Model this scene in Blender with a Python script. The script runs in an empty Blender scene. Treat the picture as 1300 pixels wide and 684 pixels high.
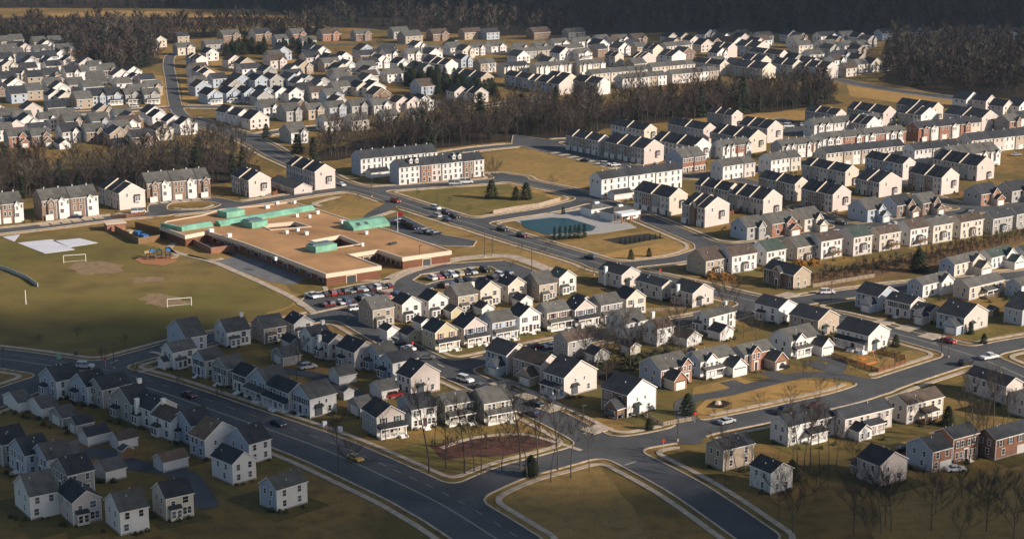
import bpy, math, random
import numpy as np
from mathutils import Vector, Matrix
from mathutils.geometry import tessellate_polygon
R_=math.radians
rnd=random.Random(7)
sc=bpy.context.scene
COL=sc.collection
# ------------------------------------------------------------------ camera model
F=2200.;YH=-185.;CX=650.;CY=342.;CAMH=135.
PITCH=math.atan((CY-YH)/F)
def g(x,y,z=0.0):
    """ground point (at height z) seen at a pixel of the 1300x684 survey"""
    u=(x-CX)/F; v=(CY-y)/F
    dy=math.cos(PITCH)+v*math.sin(PITCH); dz=-math.sin(PITCH)+v*math.cos(PITCH)
    t=(z-CAMH)/dz
    return (u*t,dy*t)
def gp(s,z=0.0):
    return [g(*map(float,p.split(',')),z) for p in s.split()]
cam=bpy.data.cameras.new('camera'); cam.sensor_width=36; cam.lens=F/1300*36; cam.clip_start=1; cam.clip_end=20000
co=bpy.data.objects.new('camera',cam); COL.objects.link(co)
co.location=(0,0,CAMH); co.rotation_euler=(math.pi/2-PITCH,0,0); sc.camera=co
# ------------------------------------------------------------------ materials
def mat(name,col,rough=.8,noise=0,scale=1.,metal=0,spec=.3,rand=0,bump=0,kind=None,col2=None,detail=4):
    m=bpy.data.materials.new(name); m.use_nodes=True
    nt=m.node_tree; b=nt.nodes['Principled BSDF']
    b.inputs['Roughness'].default_value=rough; b.inputs['Metallic'].default_value=metal
    b.inputs['Specular IOR Level'].default_value=spec
    N=nt.nodes.new; L=nt.links.new
    rgb=N('ShaderNodeRGB'); rgb.outputs[0].default_value=(*col,1); out=rgb.outputs[0]
    tc=N('ShaderNodeTexCoord')
    if kind=='brick':
        br=N('ShaderNodeTexBrick'); br.inputs['Scale'].default_value=1
        br.inputs['Brick Width'].default_value=.5;br.inputs['Row Height'].default_value=.22;br.inputs['Mortar Size'].default_value=.02
        br.inputs['Color1'].default_value=(*col,1);br.inputs['Color2'].default_value=(*[c*.7 for c in col],1);br.inputs['Mortar'].default_value=(.3,.26,.22,1)
        mp=N('ShaderNodeMapping'); mp.inputs['Rotation'].default_value=(math.pi/2,0,0)
        L(tc.outputs['Object'],mp.inputs[0]); L(mp.outputs[0],br.inputs['Vector']); out=br.outputs['Color']
    if kind=='siding' or kind=='shingle' or kind=='band':
        w=N('ShaderNodeTexWave'); w.wave_type='BANDS'; w.bands_direction='Z'
        w.inputs['Scale'].default_value={'siding':1.6,'shingle':1.1,'band':.35}[kind]; w.inputs['Distortion'].default_value=.3 if kind!='shingle' else 1.2
        L(tc.outputs['Object'],w.inputs['Vector'])
        mx=N('ShaderNodeMix'); mx.data_type='RGBA'; mx.inputs[0].default_value=1
        k={'siding':.82,'shingle':.62,'band':.62}[kind]
        mr=N('ShaderNodeMapRange'); mr.inputs['To Min'].default_value=k; mr.inputs['To Max'].default_value=1
        L(w.outputs['Fac'],mr.inputs['Value'])
        mx.blend_type='MULTIPLY'; L(out,mx.inputs[6]); L(mr.outputs[0],mx.inputs[7]); out=mx.outputs[2]
    if noise:
        n=N('ShaderNodeTexNoise'); n.inputs['Scale'].default_value=scale; n.inputs['Detail'].default_value=detail
        L(tc.outputs['Object'],n.inputs['Vector'])
        mr=N('ShaderNodeMapRange'); mr.inputs['From Min'].default_value=.3; mr.inputs['From Max'].default_value=.7
        L(n.outputs['Fac'],mr.inputs['Value'])
        mx=N('ShaderNodeMix'); mx.data_type='RGBA'
        if col2:
            L(mr.outputs[0],mx.inputs[0]); L(out,mx.inputs[6]); mx.inputs[7].default_value=(*col2,1)
        else:
            mr.inputs['To Min'].default_value=1-noise; mr.inputs['To Max'].default_value=1+noise*.6
            mx.blend_type='MULTIPLY'; mx.inputs[0].default_value=1; L(out,mx.inputs[6]); L(mr.outputs[0],mx.inputs[7])
        out=mx.outputs[2]
        if bump:
            bp=N('ShaderNodeBump'); bp.inputs['Strength'].default_value=bump; bp.inputs['Distance'].default_value=.3
            L(n.outputs['Fac'],bp.inputs['Height']); L(bp.outputs[0],b.inputs['Normal'])
    if rand:
        oi=N('ShaderNodeObjectInfo'); mr=N('ShaderNodeMapRange'); mr.inputs['To Min'].default_value=1-rand; mr.inputs['To Max'].default_value=1+rand*.5
        L(oi.outputs['Random'],mr.inputs['Value'])
        mx=N('ShaderNodeMix'); mx.data_type='RGBA'; mx.blend_type='MULTIPLY'; mx.inputs[0].default_value=1
        L(out,mx.inputs[6]); L(mr.outputs[0],mx.inputs[7]); out=mx.outputs[2]
    L(out,b.inputs['Base Color'])
    return m
def grass(name,a,b_,c,s1=.02,s2=.35):
    m=bpy.data.materials.new(name); m.use_nodes=True; nt=m.node_tree; N=nt.nodes.new; L=nt.links.new
    bs=nt.nodes['Principled BSDF']; bs.inputs['Roughness'].default_value=.95; bs.inputs['Specular IOR Level'].default_value=.1
    tc=N('ShaderNodeTexCoord')
    def nz(s,d=5,lo=.38,hi=.62):
        n=N('ShaderNodeTexNoise'); n.inputs['Scale'].default_value=s; n.inputs['Detail'].default_value=d
        L(tc.outputs['Object'],n.inputs['Vector']); r=N('ShaderNodeMapRange'); r.inputs['From Min'].default_value=lo; r.inputs['From Max'].default_value=hi
        L(n.outputs['Fac'],r.inputs['Value']); return r.outputs[0]
    m1=N('ShaderNodeMix'); m1.data_type='RGBA'; L(nz(s1),m1.inputs[0]); m1.inputs[6].default_value=(*a,1); m1.inputs[7].default_value=(*b_,1)
    m2=N('ShaderNodeMix'); m2.data_type='RGBA'; L(nz(s2,6,.45,.8),m2.inputs[0]); L(m1.outputs[2],m2.inputs[6]); m2.inputs[7].default_value=(*c,1)
    m3=N('ShaderNodeMix'); m3.data_type='RGBA'; m3.blend_type='MULTIPLY'; m3.inputs[0].default_value=1
    r=N('ShaderNodeMapRange'); r.inputs['To Min'].default_value=.72; r.inputs['To Max'].default_value=1.15; L(nz(2.2,3,.3,.7),r.inputs['Value'])
    L(m2.outputs[2],m3.inputs[6]); L(r.outputs[0],m3.inputs[7]); L(m3.outputs[2],bs.inputs['Base Color'])
    return m
M={}
M['ground']=grass('lawn_ground',(.16,.118,.036),(.29,.175,.058),(.11,.075,.034),.035,.22)
M['field']=grass('field_grass',(.155,.13,.036),(.235,.165,.058),(.12,.09,.036),.014,.09)
M['tan']=grass('dormant_grass',(.43,.255,.085),(.33,.205,.07),(.25,.155,.055),.03,.3)
M['mead']=grass('meadow_grass',(.27,.18,.062),(.35,.22,.075),(.18,.125,.05),.03,.3)
M['green']=grass('green_grass',(.16,.135,.038),(.235,.165,.052),(.12,.09,.034),.05,.3)
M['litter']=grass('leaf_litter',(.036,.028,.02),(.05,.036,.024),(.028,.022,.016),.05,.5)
M['scrubg']=grass('scrub_soil',(.2,.115,.055),(.15,.09,.042),(.28,.17,.075),.06,.4)
M['dirt']=mat('bare_dirt',(.25,.17,.09),.95,.3,.4)
M['mulch']=mat('red_mulch',(.085,.036,.024),.95,.35,.6)
M['pit']=mat('dark_basin_soil',(.035,.03,.025),.9,.3,.5)
M['asphalt']=mat('asphalt',(.082,.082,.083),.85,.22,.15,detail=6)
nt=M['asphalt'].node_tree; b=nt.nodes['Principled BSDF']; src=b.inputs['Base Color'].links[0].from_socket
tc=nt.nodes.new('ShaderNodeTexCoord'); n2=nt.nodes.new('ShaderNodeTexNoise'); n2.inputs['Scale'].default_value=1.3; n2.inputs['Detail'].default_value=8; n2.inputs['Distortion'].default_value=1.5; nt.links.new(tc.outputs['Object'],n2.inputs['Vector'])
vo=nt.nodes.new('ShaderNodeTexVoronoi'); vo.inputs['Scale'].default_value=.045; nt.links.new(tc.outputs['Object'],vo.inputs['Vector'])
mr=nt.nodes.new('ShaderNodeMapRange'); mr.inputs['From Min'].default_value=.3; mr.inputs['From Max'].default_value=.7; mr.inputs['To Min'].default_value=.8; mr.inputs['To Max'].default_value=1.15; nt.links.new(n2.outputs['Fac'],mr.inputs['Value'])
sp=nt.nodes.new('ShaderNodeSeparateColor'); nt.links.new(vo.outputs['Color'],sp.inputs[0]); m2=nt.nodes.new('ShaderNodeMapRange'); m2.inputs['To Min'].default_value=.86; m2.inputs['To Max'].default_value=1.14; nt.links.new(sp.outputs[0],m2.inputs['Value'])
mu=nt.nodes.new('ShaderNodeMath'); mu.operation='MULTIPLY'; nt.links.new(mr.outputs[0],mu.inputs[0]); nt.links.new(m2.outputs[0],mu.inputs[1])
mx=nt.nodes.new('ShaderNodeMix'); mx.data_type='RGBA'; mx.blend_type='MULTIPLY'; mx.inputs[0].default_value=1; nt.links.new(src,mx.inputs[6]); nt.links.new(mu.outputs[0],mx.inputs[7]); nt.links.new(mx.outputs[2],b.inputs['Base Color'])
M['court']=mat('worn_asphalt',(.15,.15,.15),.9,.25,.25)
M['conc']=mat('concrete',(.46,.37,.275),.85,.3,.5)
M['paint']=mat('road_paint',(.36,.33,.26),.7)
M['water']=mat('pool_water',(.006,.045,.055),.3,spec=.12)
M['deck']=mat('pool_deck_concrete',(.36,.34,.32),.8,.12,.5)
SID={'w':(.72,.70,.68),'c':(.61,.55,.46),'p':(.62,.54,.50),'g':(.36,.35,.33),'b':(.40,.46,.54),'t':(.42,.34,.26),'o':(.36,.34,.26),'y':(.58,.50,.34)}  # pale blue also stands in for bluish shade, painted onto unlit walls
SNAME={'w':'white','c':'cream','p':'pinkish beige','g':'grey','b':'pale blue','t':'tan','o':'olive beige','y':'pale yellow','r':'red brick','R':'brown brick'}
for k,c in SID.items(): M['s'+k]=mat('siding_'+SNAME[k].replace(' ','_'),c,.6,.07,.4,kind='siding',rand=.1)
M['sr']=mat('red_brick',(.34,.13,.07),.9,kind='brick',noise=.15,scale=.7,rand=.12)
M['sR']=mat('brown_brick',(.24,.14,.09),.9,kind='brick',noise=.15,scale=.7,rand=.12)
M['schoolbrick']=mat('striped_school_brick',(.2,.085,.05),.9,kind='band',noise=.15,scale=.5)
ROOF={'k':(.05,.054,.062),'g':(.13,.127,.116),'n':(.11,.082,.066),'t':(.2,.135,.09),'G':(.075,.105,.09)}  # dark shingles mostly paint in unlit slopes of the same grey roofing
RNAME={'k':'dark','g':'grey','n':'brown','t':'light brown','G':'greenish'}
for k,c in ROOF.items(): M['r'+k]=mat('shingles_'+RNAME[k].replace(' ','_'),c,.9,.34,.55,kind='shingle',rand=.22)
M['trim']=mat('white_trim',(.75,.72,.68),.5,.05,1)
M['creamtrim']=mat('cream_trim',(.66,.56,.44),.6)
M['glass']=mat('window_glass',(.075,.085,.1),.1,spec=.6,rand=.85)
M['door']=mat('dark_door',(.05,.03,.03),.5); M['reddoor']=mat('red_door',(.2,.03,.025),.5)
M['gdoor']=mat('garage_door_white',(.72,.69,.66),.5,kind='siding')
M['shb']=mat('blue_shutter',(.03,.05,.09),.6); M['shr']=mat('red_shutter',(.18,.04,.03),.6); M['shk']=mat('green_black_shutter_and_shade',(.025,.035,.03),.6)
M['wood']=mat('deck_timber',(.2,.12,.06),.8,.2,1.5); M['redwood']=mat('reddish_fence_timber',(.2,.085,.04),.85,.25,1)
M['pick']=mat('weathered_fence',(.34,.27,.2),.85,.2,1)
M['metal']=mat('dark_pole_metal',(.07,.065,.06),.5,metal=.3); M['white']=mat('white_paint',(.75,.74,.72),.5)
M['fnd']=mat('foundation_concrete',(.3,.28,.26),.9,.2,1)
M['flat']=mat('tan_flat_roof',(.41,.225,.10),.95,.36,.07,detail=6)
M['fascia']=mat('cream_fascia',(.62,.50,.38),.6); M['copper']=mat('green_standing_seam',(.17,.37,.27),.6,.3,.3)
M['bark']=mat('bark',(.095,.078,.062),.95,.2,1); M['twig']=mat('twigs',(.062,.052,.044),.95,rand=.2)
M['twigr']=mat('reddish_twigs',(.062,.043,.034),.95); M['twigd']=mat('far_twigs',(.04,.034,.03),.95)
M['ever']=mat('evergreen_needles',(.022,.034,.014),.9,.3,.5,rand=.3); M['shrub']=mat('shrub_leaves',(.05,.055,.02),.9,.3,1,rand=.3)
M['orange']=mat('russet_leaves',(.33,.15,.03),.9,.3,1)
M['tire']=mat('tyre_rubber',(.02,.02,.02),.9); M['tarp']=mat('pale_tarp',(.62,.62,.66),.7,.08,.2)
M['plastic_b']=mat('blue_plastic',(.03,.15,.4),.5); M['plastic_o']=mat('orange_plastic',(.6,.2,.03),.5); M['steel']=mat('light_grey_metal',(.45,.45,.45),.5)
M['signr']=mat('red_sign',(.5,.03,.02),.5)
CARC={'white':(.7,.7,.7),'silver':(.42,.44,.46),'black':(.015,.016,.018),'red':(.3,.02,.016),'maroon':(.09,.014,.016),'blue':(.03,.07,.19),'navy':(.012,.02,.05),'grey':(.12,.125,.13),'gold':(.45,.36,.2),'yellow':(.6,.36,.03),'green':(.02,.07,.045)}
for k,c in CARC.items(): M['car_'+k]=mat('car_paint_'+k,c,.3,spec=.6)
# ------------------------------------------------------------------ mesh builder
class MB:
    def __init__(s): s.v=[];s.f=[];s.m=[]
    def add(s,v,f,m=0):
        o=len(s.v); s.v+=[tuple(p) for p in v]; s.f+=[tuple(i+o for i in q) for q in f]; s.m+=[m]*len(f); return s
    def box(s,x0,x1,y0,y1,z0,z1,m=0,bottom=True):
        f=[(0,1,5,4),(1,3,7,5),(3,2,6,7),(2,0,4,6),(4,5,7,6)]+([(0,2,3,1)] if bottom else [])
        return s.add([(x,y,z) for z in (z0,z1) for y in (y0,y1) for x in (x0,x1)],f,m)
    def prism(s,pts,z0,z1,m=0):
        n=len(pts)
        if sum(pts[i][0]*pts[(i+1)%n][1]-pts[(i+1)%n][0]*pts[i][1] for i in range(n))<0: pts=pts[::-1]
        v=[(x,y,z0) for x,y in pts]+[(x,y,z1) for x,y in pts]
        return s.add(v,[(i,(i+1)%n,n+(i+1)%n,n+i) for i in range(n)]+[tuple(range(n,2*n))],m)
    def tube(s,a,b,ra,rb,n=6,m=0):
        a=Vector(a);b=Vector(b);d=(b-a).normalized(); u=d.orthogonal().normalized(); w=d.cross(u)
        v=[a+(u*math.cos(t)+w*math.sin(t))*ra for t in [2*math.pi*i/n for i in range(n)]]+[b+(u*math.cos(t)+w*math.sin(t))*rb for t in [2*math.pi*i/n for i in range(n)]]
        return s.add(v,[(i,(i+1)%n,n+(i+1)%n,n+i) for i in range(n)]+[tuple(range(n,2*n)),tuple(range(n))[::-1]],m)
    def mesh(s,name,mats):
        me=bpy.data.meshes.new(name); me.from_pydata(s.v,[],s.f)
        for q in mats: me.materials.append(M[q] if isinstance(q,str) else q)
        if len(mats)>1: me.polygons.foreach_set('material_index',s.m)
        me.update(); return me
def link(name,me,parent=None,loc=(0,0,0),rz=0,scale=None):
    o=bpy.data.objects.new(name,me); COL.objects.link(o); o.location=loc
    if rz: o.rotation_euler=(0,0,rz)
    if scale: o.scale=scale
    if parent: o.parent=parent
    return o
def build(mb,name,mats,parent=None,loc=(0,0,0),rz=0): return link(name,mb.mesh(name,mats),parent,loc,rz)
LABELS={}
def tag(o,label=None,cat=None,group=None,kind=None):
    if label:
        n=len(label.split())
        if n<4 or n>16: print('LABEL LENGTH',n,label)
        if label in LABELS and not group: print('DUP LABEL',label)
        LABELS[label]=1; o['label']=label
    if cat: o['category']=cat
    if group: o['group']=group
    if kind: o['kind']=kind
    return o
def thing(name,loc,rz,label,cat,group=None): return tag(link(name,None,None,loc,rz),label,cat,group)
ORD='first second third fourth fifth sixth seventh eighth ninth tenth eleventh twelfth thirteenth fourteenth fifteenth sixteenth seventeenth eighteenth nineteenth twentieth'.split()
def ordn(i): return ORD[i] if i<20 else 'twenty-'+ORD[i-20]
# ------------------------------------------------------------------ ground sheets
def rough_poly(P,step=6,amp=1.2,seed=1):
    r=random.Random(seed); out=[]
    for i in range(len(P)):
        a=P[i];b=P[(i+1)%len(P)];L=math.dist(a,b);n=max(1,int(L/step))
        for k in range(n):
            t=k/n; out.append((a[0]+(b[0]-a[0])*t+r.uniform(-amp,amp),a[1]+(b[1]-a[1])*t+r.uniform(-amp,amp)))
    return out
def sheet(name,P,z,m,kind='structure',amp=0,label=None,cat=None,step=6,thick=0):
    if amp: P=rough_poly(P,step,amp,len(P))
    tr=tessellate_polygon([[Vector((x,y,0)) for x,y in P]])
    mb=MB(); 
    ar=sum(P[i][0]*P[(i+1)%len(P)][1]-P[(i+1)%len(P)][0]*P[i][1] for i in range(len(P)))
    fs=[]
    for t in tr:
        a,b,c=[P[i] for i in t]
        fs.append(tuple(t) if (b[0]-a[0])*(c[1]-a[1])-(b[1]-a[1])*(c[0]-a[0])>0 else tuple(t)[::-1])
    mb.add([(x,y,z) for x,y in P],fs)
    if thick:
        n=len(P); Q=P if ar>0 else P[::-1]
        mb.add([(x,y,z-thick) for x,y in Q]+[(x,y,z) for x,y in Q],[(i,(i+1)%n,n+(i+1)%n,n+i) for i in range(n)])
    o=build(mb,name,[m]); 
    if label: tag(o,label,cat)
    else: tag(o,kind=kind)
    return o
mb=MB(); mb.add([(-9000,-3000,0),(9000,-3000,0),(9000,15000,0),(-9000,15000,0)],[(0,1,2,3)])
tag(build(mb,'ground',['ground']),kind='structure')
zz=[.002]
def gs(name,s,m,amp=1.0,step=5):
    zz[0]+=.0009; return sheet(name,gp(s),zz[0],m,amp=amp,step=step)
WOODS={'mid':'392,207 450,199 560,188 700,177 790,162 880,152 1000,141 1066,131 1052,116 960,122 850,129 760,139 680,146 600,151 520,166 450,180 400,192',
 'left':'-40,268 40,251 130,243 172,238 290,234 325,222 322,212 300,204 280,192 255,186 220,202 120,214 -40,222',
 'upleft':'100,92 165,92 205,80 192,64 235,50 330,46 420,44 420,38 330,40 200,42 60,42 -40,42 -40,52 60,58 100,72',
 'top':'335,12 420,34 560,42 640,46 760,44 900,40 1040,44 1110,46 1340,44 1340,-42 -60,-42 -60,10',
 'right':'1120,86 1118,102 1180,117 1240,124 1340,128 1340,62 1250,58 1130,58'}
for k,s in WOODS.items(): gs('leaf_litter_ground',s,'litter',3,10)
gs('sports_field_ground','-60,444 0,440 72,452 210,432 375,388 360,372 300,345 262,325 210,320 160,300 130,286 60,296 -60,312','field',.6)
gs('field_edge_grass','150,300 210,318 262,325 350,368 372,384 330,400 375,389 392,378 300,330 232,300','mead',1.5)
for s in ('82,341 100,334 130,332 158,337 152,345 112,349','172,381 190,372 222,375 245,384 205,389','168,352 200,350 205,356 175,358'): gs('dirt_patch',s,'dirt',1.6,3)
gs('meadow','615,196 650,190 722,188 800,212 785,226 745,240 690,237 640,222','mead')
gs('dry_verge','560,190 700,177 724,174 722,178 640,187 560,197','tan',1)
gs('dry_verge','880,152 1000,141 1030,140 1020,152 930,160 890,160','tan',1)
gs('dry_verge','1072,100 1110,110 1200,122 1330,140 1330,150 1200,138 1120,128 1080,122','tan',1)
gs('dry_meadow','268,76 302,74 304,92 330,96 262,96','tan',1)
gs('dry_meadow','195,86 212,78 212,92 200,94','green',1)
gs('dry_meadow','184,96 212,96 215,136 192,136','tan',.5)
gs('dry_meadow','228,96 245,96 260,134 233,136','tan',.5)
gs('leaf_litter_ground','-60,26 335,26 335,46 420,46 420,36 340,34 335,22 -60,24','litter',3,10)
gs('far_field','60,18 150,14 230,16 320,15 325,23 240,22 150,21 70,22','tan',3,12)
gs('far_green_verge','330,78 385,76 392,84 340,88','tan',1)
gs('green_common','508,243 620,236 650,226 735,249 648,269 610,280 560,262','green',.6)
gs('dry_bank','640,228 700,240 728,250 712,256 690,247 655,240','tan',.8)
gs('pool_meadow','705,310 760,300 835,292 880,300 905,313 870,326 800,340 765,332','mead',.6)
gs('tan_grass','764,323 845,307 884,318 800,334','tan',1)
gs('detention_basin','765,304 822,296 846,302 792,311','pit',.6)
gs('school_lawn','400,262 455,248 500,262 468,282 452,287','mead',.5)
gs('school_lawn','512,280 560,275 600,296 560,304 520,292','mead',.5)
gs('school_lawn','575,318 600,314 660,312 740,340 716,350 660,332 600,325','mead',.5)
gs('school_lawn','370,372 415,362 480,347 500,352 470,362 420,370','green',.5)
gs('island_lawn','880,524 906,500 960,486 1020,482 1080,486 1090,496 1010,510 930,524 890,532','tan',.4)
gs('corner_lawn','1068,458 1130,432 1196,452 1120,486 1085,470','mead',.4)
gs('house_lawn','880,492 940,478 960,486 905,504 880,505','mead',.4)
gs('scrub_strip','1010,372 1120,352 1180,345 1230,325 1330,300 1330,288 1250,302 1170,322 1090,336 1015,350','scrubg',2)
gs('backyard_brush','740,470 800,450 850,446 880,450 870,478 820,475 790,500 760,488','litter',1.5)
gs('corner_lawn','150,462 205,450 212,462 175,474','mead',.5)
gs('verge_lawn','470,580 545,558 700,548 735,566 640,590 520,600','green',.6)
gs('dry_verge','630,616 700,600 760,590 800,640 830,700 620,700','mead',.6)
gs('tree_lawn','1110,556 1200,545 1300,548 1330,600 1330,700 1120,700 1100,590','mead',1.5)
gs('mulch_bed','540,566 600,556 690,552 700,566 640,578 560,584','mulch',1,3)
for s,nm in (('22,308.5 66,304 95,317 57,322','broad pale tarp spread on the upper sports field'),('67,306 101.5,302.8 124,308.5 88,314','narrower pale tarp beside the broad one on the field'),('3,300.8 25,298 18,307','small triangular pale tarp at the left field edge')):
    sheet('tarp',gp(s),.12,'tarp',label=nm,cat='tarp',thick=.12)
# ------------------------------------------------------------------ roads: one distance field, so kerbs round the corners
ROADS=[ # width, pavement(1/0), pixels
 (15.5,1,'-60,448 0,455 50,462 115,473 190,493 300,531 400,566 480,601 560,640 640,690'),
 (9,1,'112,470 200,446 260,431 330,418 400,404 440,398'),
 (9,1,'436,398 470,418 510,440 545,458 580,475 630,497 680,520 722,541 768,566 820,592 880,625 960,680'),
 (8,1,'568,468 625,455 690,441 760,427 820,417 870,408 920,399 960,388'),
 (9,1,'560,640 640,603 700,586 768,568 840,556 900,542 960,530 1020,517 1080,503 1140,482 1214,458 1260,443 1330,430'),
 (10,1,'170,150 235,151 262,159 301,171 330,184 352,197 390,214 430,234 470,244 510,257 560,273 600,285 640,298 690,313 740,328 780,341 830,353 880,364 930,376 985,388 1040,399 1080,408 1128,421 1180,435 1230,450 1290,474 1340,500'),
 (9,1,'980,388 1030,380 1086,372 1150,364 1220,357 1330,345'),
 (9,1,'483,240 540,236 615,231 655,226'),
 (8,1,'540,200 600,190 660,184 725,178 745,186'),
 (8,1,'632,222 670,232 718,242 742,250 790,266 850,290 905,313 930,322'),
 (8,1,'596,283 650,274 700,266 742,255'),
 (8,1,'768,338 820,334 870,327 905,314'),
 (8,1,'700,184 760,203 800,212 866,224 905,222 960,215 1010,206'),
 (8,1,'905,313 948,312 1000,303 1080,290 1150,280 1230,268 1330,255'),
 (7,1,'1020,264 1048,278 1084,290'),(7,1,'1170,248 1205,258 1250,267'),
 (8,1,'-60,300 60,287 130,278 180,273 240,268 290,262 345,254 400,245 440,240'),
 (7,0,'203,272 200,262 215,256 262,253 292,258'),
 (11,1,'-60,528 0,505 45,488 100,474'),
 (8,1,'-40,143 70,144 130,142 200,138 240,136 300,137 360,139'),
 (6.6,0,'228,66 216,72 214,84 217,100 224,138 240,152'),
 (8,1,'316,175 350,168 400,162 440,160'),
 (10,1,'1062,101 1110,111 1180,121 1240,129 1340,143'),
 (7,0,'1060,96 1090,94 1130,88'),
 (5,0,'878,560 872,532 868,515 880,506 920,499 980,484 1020,476 1060,477 1098,484 1114,494'),
 (6,0,'60,640 110,575 170,590 230,602 260,640'),(5,0,'355,470 405,478 440,495 475,515 500,527'),
 (5,0,'1060,470 1064,460 1050,455'),
 (8,0,'905,222 985,238 1048,250 1120,262'),(8,0,'1010,206 1100,224 1190,240'),
 (7,0,'990,152 1040,172 1130,188 1210,214'),(7,0,'20,160 80,150 150,146'),
 (6,0,'500,258 478,270 462,284 452,290'),(7,0,'392,58 470,56 560,58 640,60'),(7,0,'640,88 740,84 830,80 900,96'),
 (7,0,'540,128 580,138 650,130 690,124'),
]
LOTS=['500,353 512,344 545,337 600,333 640,331 662,338 692,350 712,356 712,372 640,384 560,384 510,374','378,386 392,374 450,362 500,355 520,366 500,378 440,388 400,396','492,278 508,273 560,298 604,306 600,313 560,312 530,306 498,293',
 '985,172 1000,160 1030,153 1045,158 1020,172','652,172 700,178 740,196 800,208 780,214 700,196 650,182' ]
ISL=['526,356 536,349 600,340 622,339 632,345 622,349 560,355 540,361','545,368 560,362 575,364 562,372','219,262 240,259 270,257 277,261 262,266 226,267']
X0,X1,Y0,Y1,CS=-520.,560.,290.,1500.,1.0
nx=int((X1-X0)/CS)+1; ny=int((Y1-Y0)/CS)+1
D=np.full((ny,nx),60.,np.float32); PV=np.zeros((ny,nx),bool); KB=np.ones((ny,nx),bool)
def segd(P,half,closed=False):
    d=np.full((ny,nx),60.,np.float32)
    n=len(P)
    for i in range(n if closed else n-1):
        a=P[i];b=P[(i+1)%n]; m=14+half
        i0=max(0,int((min(a[0],b[0])-m-X0)/CS)); i1=min(nx,int((max(a[0],b[0])+m-X0)/CS)+2)
        j0=max(0,int((min(a[1],b[1])-m-Y0)/CS)); j1=min(ny,int((max(a[1],b[1])+m-Y0)/CS)+2)
        if i1<=i0 or j1<=j0: continue
        xs=X0+np.arange(i0,i1)*CS; ys=(Y0+np.arange(j0,j1)*CS)[:,None]
        dx,dy=b[0]-a[0],b[1]-a[1]; L2=dx*dx+dy*dy+1e-9
        t=np.clip(((xs-a[0])*dx+(ys-a[1])*dy)/L2,0,1)
        q=np.hypot(xs-a[0]-t*dx,ys-a[1]-t*dy)-half
        d[j0:j1,i0:i1]=np.minimum(d[j0:j1,i0:i1],q)
    return d
def inside(P):
    xs=X0+np.arange(nx)*CS; ys=(Y0+np.arange(ny)*CS)[:,None]; c=np.zeros((ny,nx),bool)
    for i in range(len(P)):
        (xa,ya),(xb,yb)=P[i],P[i-1]
        if ya==yb: continue
        c^=((ya>ys)!=(yb>ys))&(xs<(xb-xa)*(ys-ya)/(yb-ya)+xa)
    return c
def smooth(P,n=4):
    out=[]
    for i in range(len(P)-1):
        p0=P[max(0,i-1)];p1=P[i];p2=P[i+1];p3=P[min(len(P)-1,i+2)]
        for k in range(n):
            t=k/n; out.append(tuple(.5*((2*p1[j])+(-p0[j]+p2[j])*t+(2*p0[j]-5*p1[j]+4*p2[j]-p3[j])*t*t+(-p0[j]+3*p1[j]-3*p2[j]+p3[j])*t**3) for j in (0,1)))
    return out+[P[-1]]
def smin(a,b,k):
    h=np.clip(.5+.5*(b-a)/k,0,1); return b*(1-h)+a*h-k*h*(1-h)
RP=[]
for w,pv,s in ROADS:
    P=smooth(gp(s)); RP.append((w,pv,P)); d=segd(P,w/2)
    PV=np.where(d<D,bool(pv),PV); KB=np.where(d<D,w>6.5,KB); D=smin(D,d,5.0 if pv else 3.0)
for s in LOTS:
    P=gp(s); d=segd(P,0,True); d=np.where(inside(P),-d,d); PV=np.where(d<D,False,PV); D=smin(D,d,2.0)
for s in ISL:
    P=gp(s); d=segd(P,0,True); d=np.where(inside(P),-d,d)-.8; D=np.maximum(D,-d)
GY,GX=np.gradient(D,CS)
def contour(f,iso):
    """fill polygons and boundary segments of f<iso"""
    S=f<iso; c=S[:-1,:-1].astype(int)+S[:-1,1:]+S[1:,:-1]+S[1:,1:]
    full=np.argwhere(c==4); part=np.argwhere((c>0)&(c<4)); segs=[];polys=[]
    for j,i in part:
        pts=[(i,j),(i+1,j),(i+1,j+1),(i,j+1)]; vals=[float(f[q[1],q[0]])-iso for q in pts]; poly=[];cr=[]
        for k in range(4):
            a,b=pts[k],pts[(k+1)%4]; va,vb=vals[k],vals[(k+1)%4]
            if va<0: poly.append((X0+a[0]*CS,Y0+a[1]*CS))
            if (va<0)!=(vb<0):
                t=va/(va-vb); p=(X0+(a[0]+(b[0]-a[0])*t)*CS,Y0+(a[1]+(b[1]-a[1])*t)*CS); poly.append(p); cr.append(p)
        polys.append(poly)
        if len(cr)==2: segs.append(cr)
    return full,polys,segs
def samp(A,x,y):
    fx=min(max((x-X0)/CS,0),nx-1.001);fy=min(max((y-Y0)/CS,0),ny-1.001);i=int(fx);j=int(fy);u=fx-i;v=fy-j
    return float((A[j,i]*(1-u)+A[j,i+1]*u)*(1-v)+(A[j+1,i]*(1-u)+A[j+1,i+1]*u)*v)
full,polys,segs=contour(D,0.)
mb=MB(); zr=.075
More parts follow.
